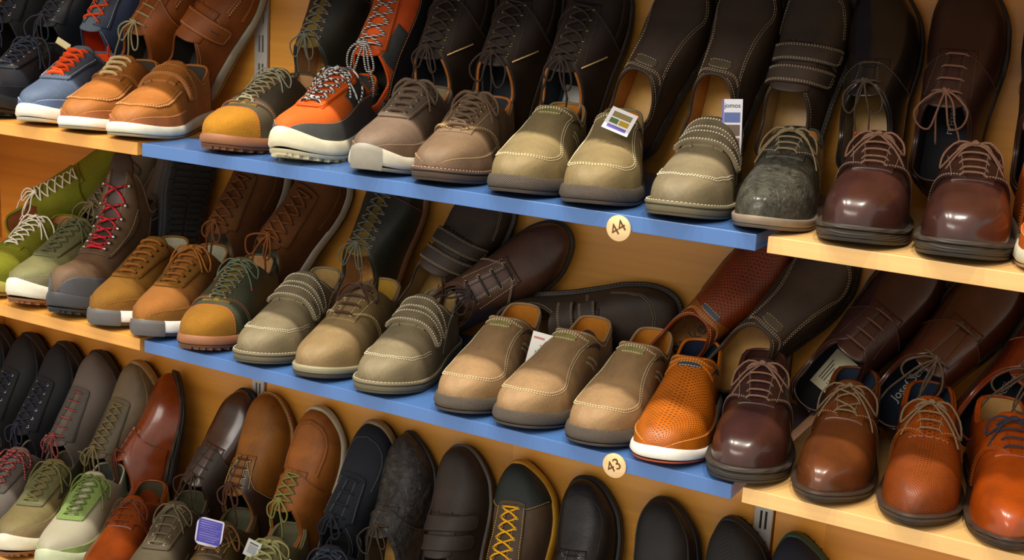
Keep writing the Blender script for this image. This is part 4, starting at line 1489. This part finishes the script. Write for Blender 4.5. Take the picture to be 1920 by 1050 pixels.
front = [
    # name, style, X, yaw, shelf, label, group
    ('sneaker', 'navy_trainer', -0.297, 21.5, Z1, 'dark navy lace-up trainer beside the blue sneaker, heel and laces in view', UF),
    ('sneaker', 'denim', -0.171, 23.0, Z1, 'blue suede sneaker with flat orange laces and orange lining', UF),
    ('moccasin', 'moc_lace', -0.067, 23.0, Z1, 'tan moccasin lace-up with beige laces and white sole', UF),
    ('moccasin', 'moc_strap', 0.039, 21.0, Z1, 'tan moccasin with one wide strap and pale curved sole', UF),
    ('lace_up_shoe', 'olive_cap', 0.223, 11.5, Z1, 'olive lace-up with golden suede toe cap beside the orange hiking shoe', UF),
    ('hiking_shoe', 'hike_orange', 0.352, 13.5, Z1, 'orange mesh hiking shoe with black and white laces standing on the shelf', UF),
    ('sneaker', 'grey_sneaker', 0.495, 13.5, Z1, 'grey-brown lace-up sneaker right of the orange hiking shoe', UF),
    ('lace_up_shoe', 'zip_lace', 0.605, 14.5, Z1, 'brown lace-up shoe with gold eyelets and a side zip', UF),
    ('slip_on_shoe', 'slip_olive', 0.725, 13.5, Z1, 'taupe slip-on with knurled sole, upper shelf, without a hang tag', UF),
    ('slip_on_shoe', 'slip_olive', 0.837, 18.0, Z1, 'taupe slip-on on the upper shelf with white hang tag on its throat', UF),
    ('strap_shoe', 'strap', 0.951, 10.5, Z1, 'olive-taupe double-strap shoe above the size 44 disc', UF),
    ('derby_shoe', 'crinkle', 1.058, 10.0, Z1, 'dark grey-green crinkled leather derby at the end of the blue shelf', UF),
    ('derby_shoe', 'burgundy', 1.170, 11.0, Z1, 'polished burgundy derby, the left one of the two on beech', UF),
    ('derby_shoe', 'burgundy', 1.284, 11.0, Z1, 'polished burgundy derby next to the cut-off orange shoe', UF),
    ('moccasin', 'cream_sneaker', 1.398, 15.0, Z1, 'bright orange moccasin cut off by the right edge', UF),
    ('sneaker', 'lime_front', -0.323, 14.0, Z2, 'lime green shoe with white laces at the left edge', MF),
    ('hiking_shoe', 'trail_olive', -0.217, 15.5, Z2, 'olive low hiking shoe with white midsole beside the boot', MF),
    ('hiking_boot', 'boot', -0.120, 15.5, Z2, 'brown high hiking boot with red laces standing on the shelf', MF),
    ('sneaker', 'suede_runner', -0.021, 18.5, Z2, 'mustard brown suede sneaker without a bow, next to the red-laced boot', MF),
    ('sneaker', 'suede_bow', 0.076, 19.5, Z2, 'brown suede sneaker with tied bow and white sole with grey toe', MF),
    ('lace_up_shoe', 'olive_moc_cap', 0.182, 19.5, Z2, 'dark olive lace-up with mustard suede toe cap, middle shelf', MF),
    ('strap_shoe', 'strap', 0.292, 13.5, Z2, 'olive double-strap shoe between the mustard-capped shoe and the tan derby', MF),
    ('derby_shoe', 'tan_derby', 0.404, 12.5, Z2, 'tan nubuck derby with dark brown laces', MF),
    ('strap_shoe', 'strap', 0.517, 12.5, Z2, 'olive double-strap shoe right of the tan derby', MF),
    ('slip_on_shoe', 'slip', 0.653, 9.5, Z2, 'tan slip-on, leftmost of the three on the middle shelf', MF),
    ('slip_on_shoe', 'slip', 0.743, 3.0, Z2, 'tan slip-on right of the small white and blue tag, middle one of three', MF),
    ('slip_on_shoe', 'slip', 0.857, 6.5, Z2, 'tan slip-on directly left of the orange perforated shoe', MF),
    ('slip_on_shoe', 'orange_slip', 0.957, 12.0, Z2, 'orange perforated slip-on with white sole above the size 43 disc', MF),
    ('derby_shoe', 'burgundy', 1.066, 15.0, Z2, 'dark brown derby at the end of the lower blue shelf', MF),
    ('derby_shoe', 'brown_derby', 1.165, 8.5, Z2, 'smooth brown derby with navy lining, first on the beech board', MF),
    ('derby_shoe', 'cognac_perf', 1.274, 11.0, Z2, 'cognac derby with fine dotted texture and long brown laces', MF),
    ('derby_shoe', 'cognac', 1.382, 15.0, Z2, 'bright cognac derby with dark blue laces at the right edge', MF),
    ('sneaker', 'grey_pink_low', -0.372, 22, Z3, 'grey trainer with pink laces standing at the lower left edge', LF),
    ('hiking_shoe', 'trail_tan', -0.267, 23.5, Z3, 'olive-tan trail shoe standing beside the green running shoe', LF),
    ('running_shoe', 'green_runner', -0.162, 23.5, Z3, 'pale green and grey running shoe with a red heel tab', LF),
    ('derby_shoe', 'cognac_dark', -0.063, 21.5, Z3, 'reddish cognac derby standing in the bottom row', LF),
    ('sneaker', 'olive_low', 0.038, 21.5, Z3, 'dark olive-brown low lace-up standing in the bottom row', LF),
    ('lace_up_shoe', 'brown_gold', 0.143, 19.5, Z3, 'brown lace-up with gold stitching in front of the purple tag', LF),
    ('boat_shoe', 'boat_green', 0.247, 17.5, Z3, 'olive boat shoe of which only the collar shows, bottom edge', LF),
    ('sneaker', 'navy_trainer', 0.369, 17.5, Z3, 'blue-collared trainer barely showing under the white and navy label', LF),
]
back = [
    # name, style, Xh, Xt, shelf, label, group, extra
    ('sneaker', 'dark_trainer', -0.542, -0.504, Z1, 'black mesh trainer leaning at the upper left corner', UB, {}),
    ('sneaker', 'navy_trainer', -0.422, -0.388, Z1, 'dark navy trainer leaning behind the dangling cream tag', UB, {}),
    ('sneaker', 'denim_back', -0.316, -0.278, Z1, 'blue sneaker with orange laces leaning behind its pair', UB, dict(bow='none')),
    ('moccasin', 'moc_back', -0.230, -0.152, Z1, 'dark tan moccasin leaning, with long beige laces hanging', UB, {}),
    ('moccasin', 'mocstrap_back', -0.122, -0.022, Z1, 'brown strap moccasin leaning beside the steel upright', UB, {}),
    ('lace_up_shoe', 'dark_olive', 0.187, 0.194, Z1, 'dark olive lace-up leaning, golden toe, right of the steel upright', UB, {}),
    ('hiking_shoe', 'orange_back', 0.310, 0.321, Z1, 'orange hiking shoe leaning with its dark sole showing', UB, {}),
    ('lace_up_shoe', 'dark_zip', 0.418, 0.429, Z1, 'very dark brown lace-up leaning right of the orange hiker', UB, {}),
    ('lace_up_shoe', 'dark_zip', 0.527, 0.550, Z1, 'dark brown zip lace-up leaning, middle one of three alike', UB, {}),
    ('lace_up_shoe', 'label_zip', 0.642, 0.665, Z1, 'dark brown zip lace-up leaning with a white price label inside', UB, {}),
    ('slip_on_shoe', 'jomos_slip', 0.739, 0.815, Z1, 'dark brown slip-on leaning left of the printed hang tag', UB, {}),
    ('slip_on_shoe', 'jomos_slip', 0.872, 0.906, Z1, 'dark brown slip-on leaning directly behind the printed hang tag', UB, {}),
    ('strap_shoe', 'strap_brown', 0.983, 1.001, Z1, 'dark brown double-strap shoe leaning on the upper shelf', UB, dict(side=-1)),
    ('derby_shoe', 'black_smooth', 1.105, 1.081, Z1, 'black crinkled leather derby leaning behind the burgundy derby', UB, {}),
    ('derby_shoe', 'ecco_print', 1.195, 1.196, Z1, 'dark brown derby leaning with light lettering on its insole', UB, {}),
    ('derby_shoe', 'ecco_print', 1.320, 1.312, Z1, 'dark brown derby leaning at the right edge, lettering on its insole', UB, {}),
    ('sneaker', 'lime', -0.507, -0.311, Z2, 'lime green suede lace-up leaning with white laces', MBK, dict(roll=-25)),
    ('hiking_shoe', 'trek_back', -0.348, -0.228, Z2, 'taupe trekking shoe leaning behind the red-laced boot', MBK, {}),
    ('hiking_boot', 'boot_back', -0.141, -0.107, Z2, 'hiking boot leaning on its side with black lugged sole outward', MBK, dict(roll=-105, dy=.031)),
    ('sneaker', 'suede_brown', -0.021, 0.029, Z2, 'brown suede lace-up leaning just right of the black lugged sole', MBK, {}),
    ('sneaker', 'suede_hang', 0.066, 0.179, Z2, 'brown suede lace-up leaning with long hanging bow and grey sole edge', MBK, {}),
    ('lace_up_shoe', 'dark_olive', 0.286, 0.321, Z2, 'dark olive lace-up leaning under the blue shelf, red stitching', MBK, {}),
    ('strap_shoe', 'strap_print', 0.393, 0.504, Z2, 'dark brown double-strap shoe leaning behind the olive one', MBK, dict(side=-1)),
    ('derby_shoe', 'brown_side', 0.407, 0.619, Z2, 'brown derby tipped far over with its round toe against the wall', MBK, dict(dy=.06, rise=.165, lift=.01, wall=-.008)),
    ('strap_shoe', 'strap_print', 0.540, 0.835, Z2, 'dark brown double-strap shoe lying sideways against the wall', MBK, dict(dy=.04, rise=.045, lift=.025, side=-1)),
    ('slip_on_shoe', 'rieker', 0.818, 0.984, Z2, 'brown perforated slip-on leaning with script lettering inside', MBK, {}),
    ('slip_on_shoe', 'jomos_slip', 0.913, 1.074, Z2, 'brown slip-on leaning behind the dark brown derby', MBK, {}),
    ('derby_shoe', 'dark_derby', 1.047, 1.194, Z2, 'dark brown derby leaning with a cream price sticker and tissue', MBK, {}),
    ('derby_shoe', 'josef', 1.150, 1.299, Z2, 'dark brown derby leaning with long looped lace and white insole lettering', MBK, {}),
    ('derby_shoe', 'josef_perf', 1.264, 1.408, Z2, 'reddish brown dotted derby leaning at the right edge', MBK, {}),
    ('sneaker', 'dark_trainer', -0.714, -0.702, Z3, 'black trainer cut off by the left edge in the bottom row', LB, {}),
    ('sneaker', 'dark_trainer', -0.618, -0.600, Z3, 'black trainer leaning with two rows of bright eyelets', LB, {}),
    ('sneaker', 'dark_trainer', -0.514, -0.497, Z3, 'plain black trainer leaning with messy thin laces', LB, {}),
    ('sneaker', 'grey_pink', -0.407, -0.398, Z3, 'grey trainer leaning with pink and black laces', LB, {}),
    ('hiking_shoe', 'taupe_trail', -0.295, -0.288, Z3, 'taupe trail shoe leaning between the grey trainer and cognac derby', LB, {}),
    ('derby_shoe', 'cognac_dark', -0.175, -0.193, Z3, 'polished cognac derby leaning on its side in the bottom row', LB, dict(roll=-32)),
    ('derby_shoe', 'ecco_brown', -0.084, -0.024, Z3, 'dark brown derby leaning with a slim white sticker inside', LB, {}),
    ('lace_up_shoe', 'work_moc', 0.053, 0.032, Z3, 'brown lace-up leaning with yellow welt stitching', LB, {}),
    ('boat_shoe', 'boat', 0.155, 0.155, Z3, 'tan boat shoe leaning with green flat laces', LB, {}),
    ('lace_up_shoe', 'navy_jomos', 0.258, 0.281, Z3, 'black suede lace-up leaning with a white label inside', LB, {}),
    ('derby_shoe', 'black_crinkle', 0.375, 0.346, Z3, 'charcoal crinkled derby leaning beside the black suede shoe', LB, {}),
    ('strap_shoe', 'dark_strap', 0.498, 0.458, Z3, 'very dark brown double-strap shoe leaning in the bottom row', LB, dict(side=-1)),
    ('lace_up_shoe', 'yellow_lace', 0.622, 0.578, Z3, 'brown shoe with yellow laces and black toe leaning', LB, {}),
    ('lace_up_shoe', 'black_moc', 0.742, 0.696, Z3, 'black moccasin-toe lace-up leaning below the size 43 disc', LB, {}),
    ('strap_shoe', 'black_plain', 0.878, 0.834, Z3, 'plain black shoe leaning between the moccasin-toe and textured ones', LB, dict(side=-1)),
    ('slip_on_shoe', 'black_weave', 0.994, 0.953, Z3, 'black shoe with textured toe leaning beside the right upright', LB, {}),
    ('sneaker', 'navy_green', 1.094, 1.053, Z3, 'navy shoe with a green sole edge at the bottom right', LB, {}),
]
for nm, stl, X, yaw, zs, lab, grp in front:
    front_shoe(nm, stl, X, yaw, zs, lab, grp)
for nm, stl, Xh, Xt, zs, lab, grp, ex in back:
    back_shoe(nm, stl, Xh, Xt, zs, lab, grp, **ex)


# ------------------------------------------------------------------ tags
def tag_thing(label, loc, w, h, tilt, turn, base, bars, string=None, round_=False):
    t = thing('hang_tag', label, 'tag', 'paper hang tags')
    mb = MB()
    if round_:
        n = 10
        pts = []
        for cx, cz, a0, r in ((w / 2 - .004, h / 2 - .004, 0, .004), (-w / 2 + .014, h / 2 - .014, 90, .014), (-w / 2 + .010, -h / 2 + .010, 180, .010), (w / 2 - .018, -h / 2 + .018, 270, .018)):
            for k in range(n):
                a = math.radians(a0 + 90 * k / (n - 1))
                pts.append((cx + r * math.cos(a), cz + r * math.sin(a)))
        m = len(pts)
        V = [(x, -.0003, z) for x, z in pts] + [(x, .0003, z) for x, z in pts]
        mb.add(V, [tuple(range(m)), tuple(range(m, 2 * m))[::-1]] + [(i, i + m, (i + 1) % m + m, (i + 1) % m) for i in range(m)], smooth=False)
    else:
        mb.box((-w / 2, -.0003, -h / 2), (w / 2, .0003, h / 2))
    mats = [M('plain', base)]
    for k, (x0, z0, x1, z1, c) in enumerate(bars):
        mb.box((x0 * w, -.0006, z0 * h), (x1 * w, -.0003, z1 * h), k + 1)
        mats.append(M('plain', c))
    mb.build('card', mats, t)
    if string:
        mb = MB()
        mb.tube([(0, 0, h / 2 - .003)] + [tuple(q) for q in string], .0005, 5)
        mb.build('string', M('plain', 'd8d8d0'), t)
    t.location = loc
    t.rotation_euler = (math.radians(tilt[0]), math.radians(tilt[1]), math.radians(turn))
    return t


TXT = [(-.38, .38, .30, .44, '505068'), (-.38, .22, .38, .28, '9a9aa8'), (-.38, .12, .2, .17, '9a9aa8')]
t1 = tag_thing('small white hang tag with colourful print on the taupe slip-on', (0.824, -0.287, 0.4205), .036, .040, (-50, 18), 14, 'e4e0e0',
               [(-.36, .10, .36, .34, '8a7a50'), (-.36, -.18, -.04, .04, '5a7040'), (0, -.18, .36, .04, 'b09030'), (-.36, -.40, .36, -.26, '6858a8')])
t2 = tag_thing('tall white hang tag with small pictures before the dark slip-on', (0.951, -0.216, 0.4213), .026, .072, (-8, -4), 14, 'dcdce4',
               [(-.40, .08, .40, .26, '5868a0'), (-.40, -.16, .40, .04, '6a5448'), (-.40, -.38, .40, -.20, '8a5a4c'), (-.5, -.5, -.42, .5, '6a60c0')])
text_part('jomos', 'lettering', .0085, M('plain', '303040'), t2, (0, -.0007, .0275), (1, 0, 0), (0, 0, 1))
t3 = tag_thing('cream paper tag dangling behind the blue sneaker', (-0.326, -0.175, 0.4357), .030, .012, (-10, 25), 10, 'e0d4a4', [(-.5, -.5, .5, -.40, 'c0a850')])
t4 = tag_thing('white and blue hang tag between two tan slip-ons', (0.703, -0.240, 0.0780), .032, .048, (-15, 8), 12, 'dedcd4',
               [(-.2, -.42, .35, -.05, '5a9c9c'), (-.1, -.30, .2, .0, '4468a8'), (-.4, .30, .1, .36, 'c07070'), (-.05, .1, .4, .14, 'b08080')])
bars = [(-.36, .36 - i * .085, .40 - (i % 3) * .08, .385 - i * .085, 'b8b0e8') for i in range(9)]
t5 = tag_thing('purple rounded information tag hanging on the yellow-stitched shoe', (0.099, -0.263, -0.3602), .050, .050, (-6, 6), 16, 'd0ccdc', [(-.44, -.40, .44, .44, '4a46a8')] + bars, round_=True)
t6 = tag_thing('small silver tag hanging in the tan boat shoe', (0.185, -0.252, -0.3709), .026, .030, (-10, 18), 14, 'b4b4b0', [(-.3, -.3, .3, .2, '8a9090'), (-.3, .26, .3, .34, '404040')])
t7 = tag_thing('white price label strip standing in the black suede shoe', (0.271, -0.271, -0.3921), .022, .060, (-26, 26), 14, 'c8c4b4', [(-.2, -.3, .0, -.1, '505050'), (-.2, .02, .1, .08, '606060')])
text_part('jomos', 'lettering', .0075, M('plain', '303030'), t7, (0, -.0007, .018), (1, 0, 0), (0, 0, 1))
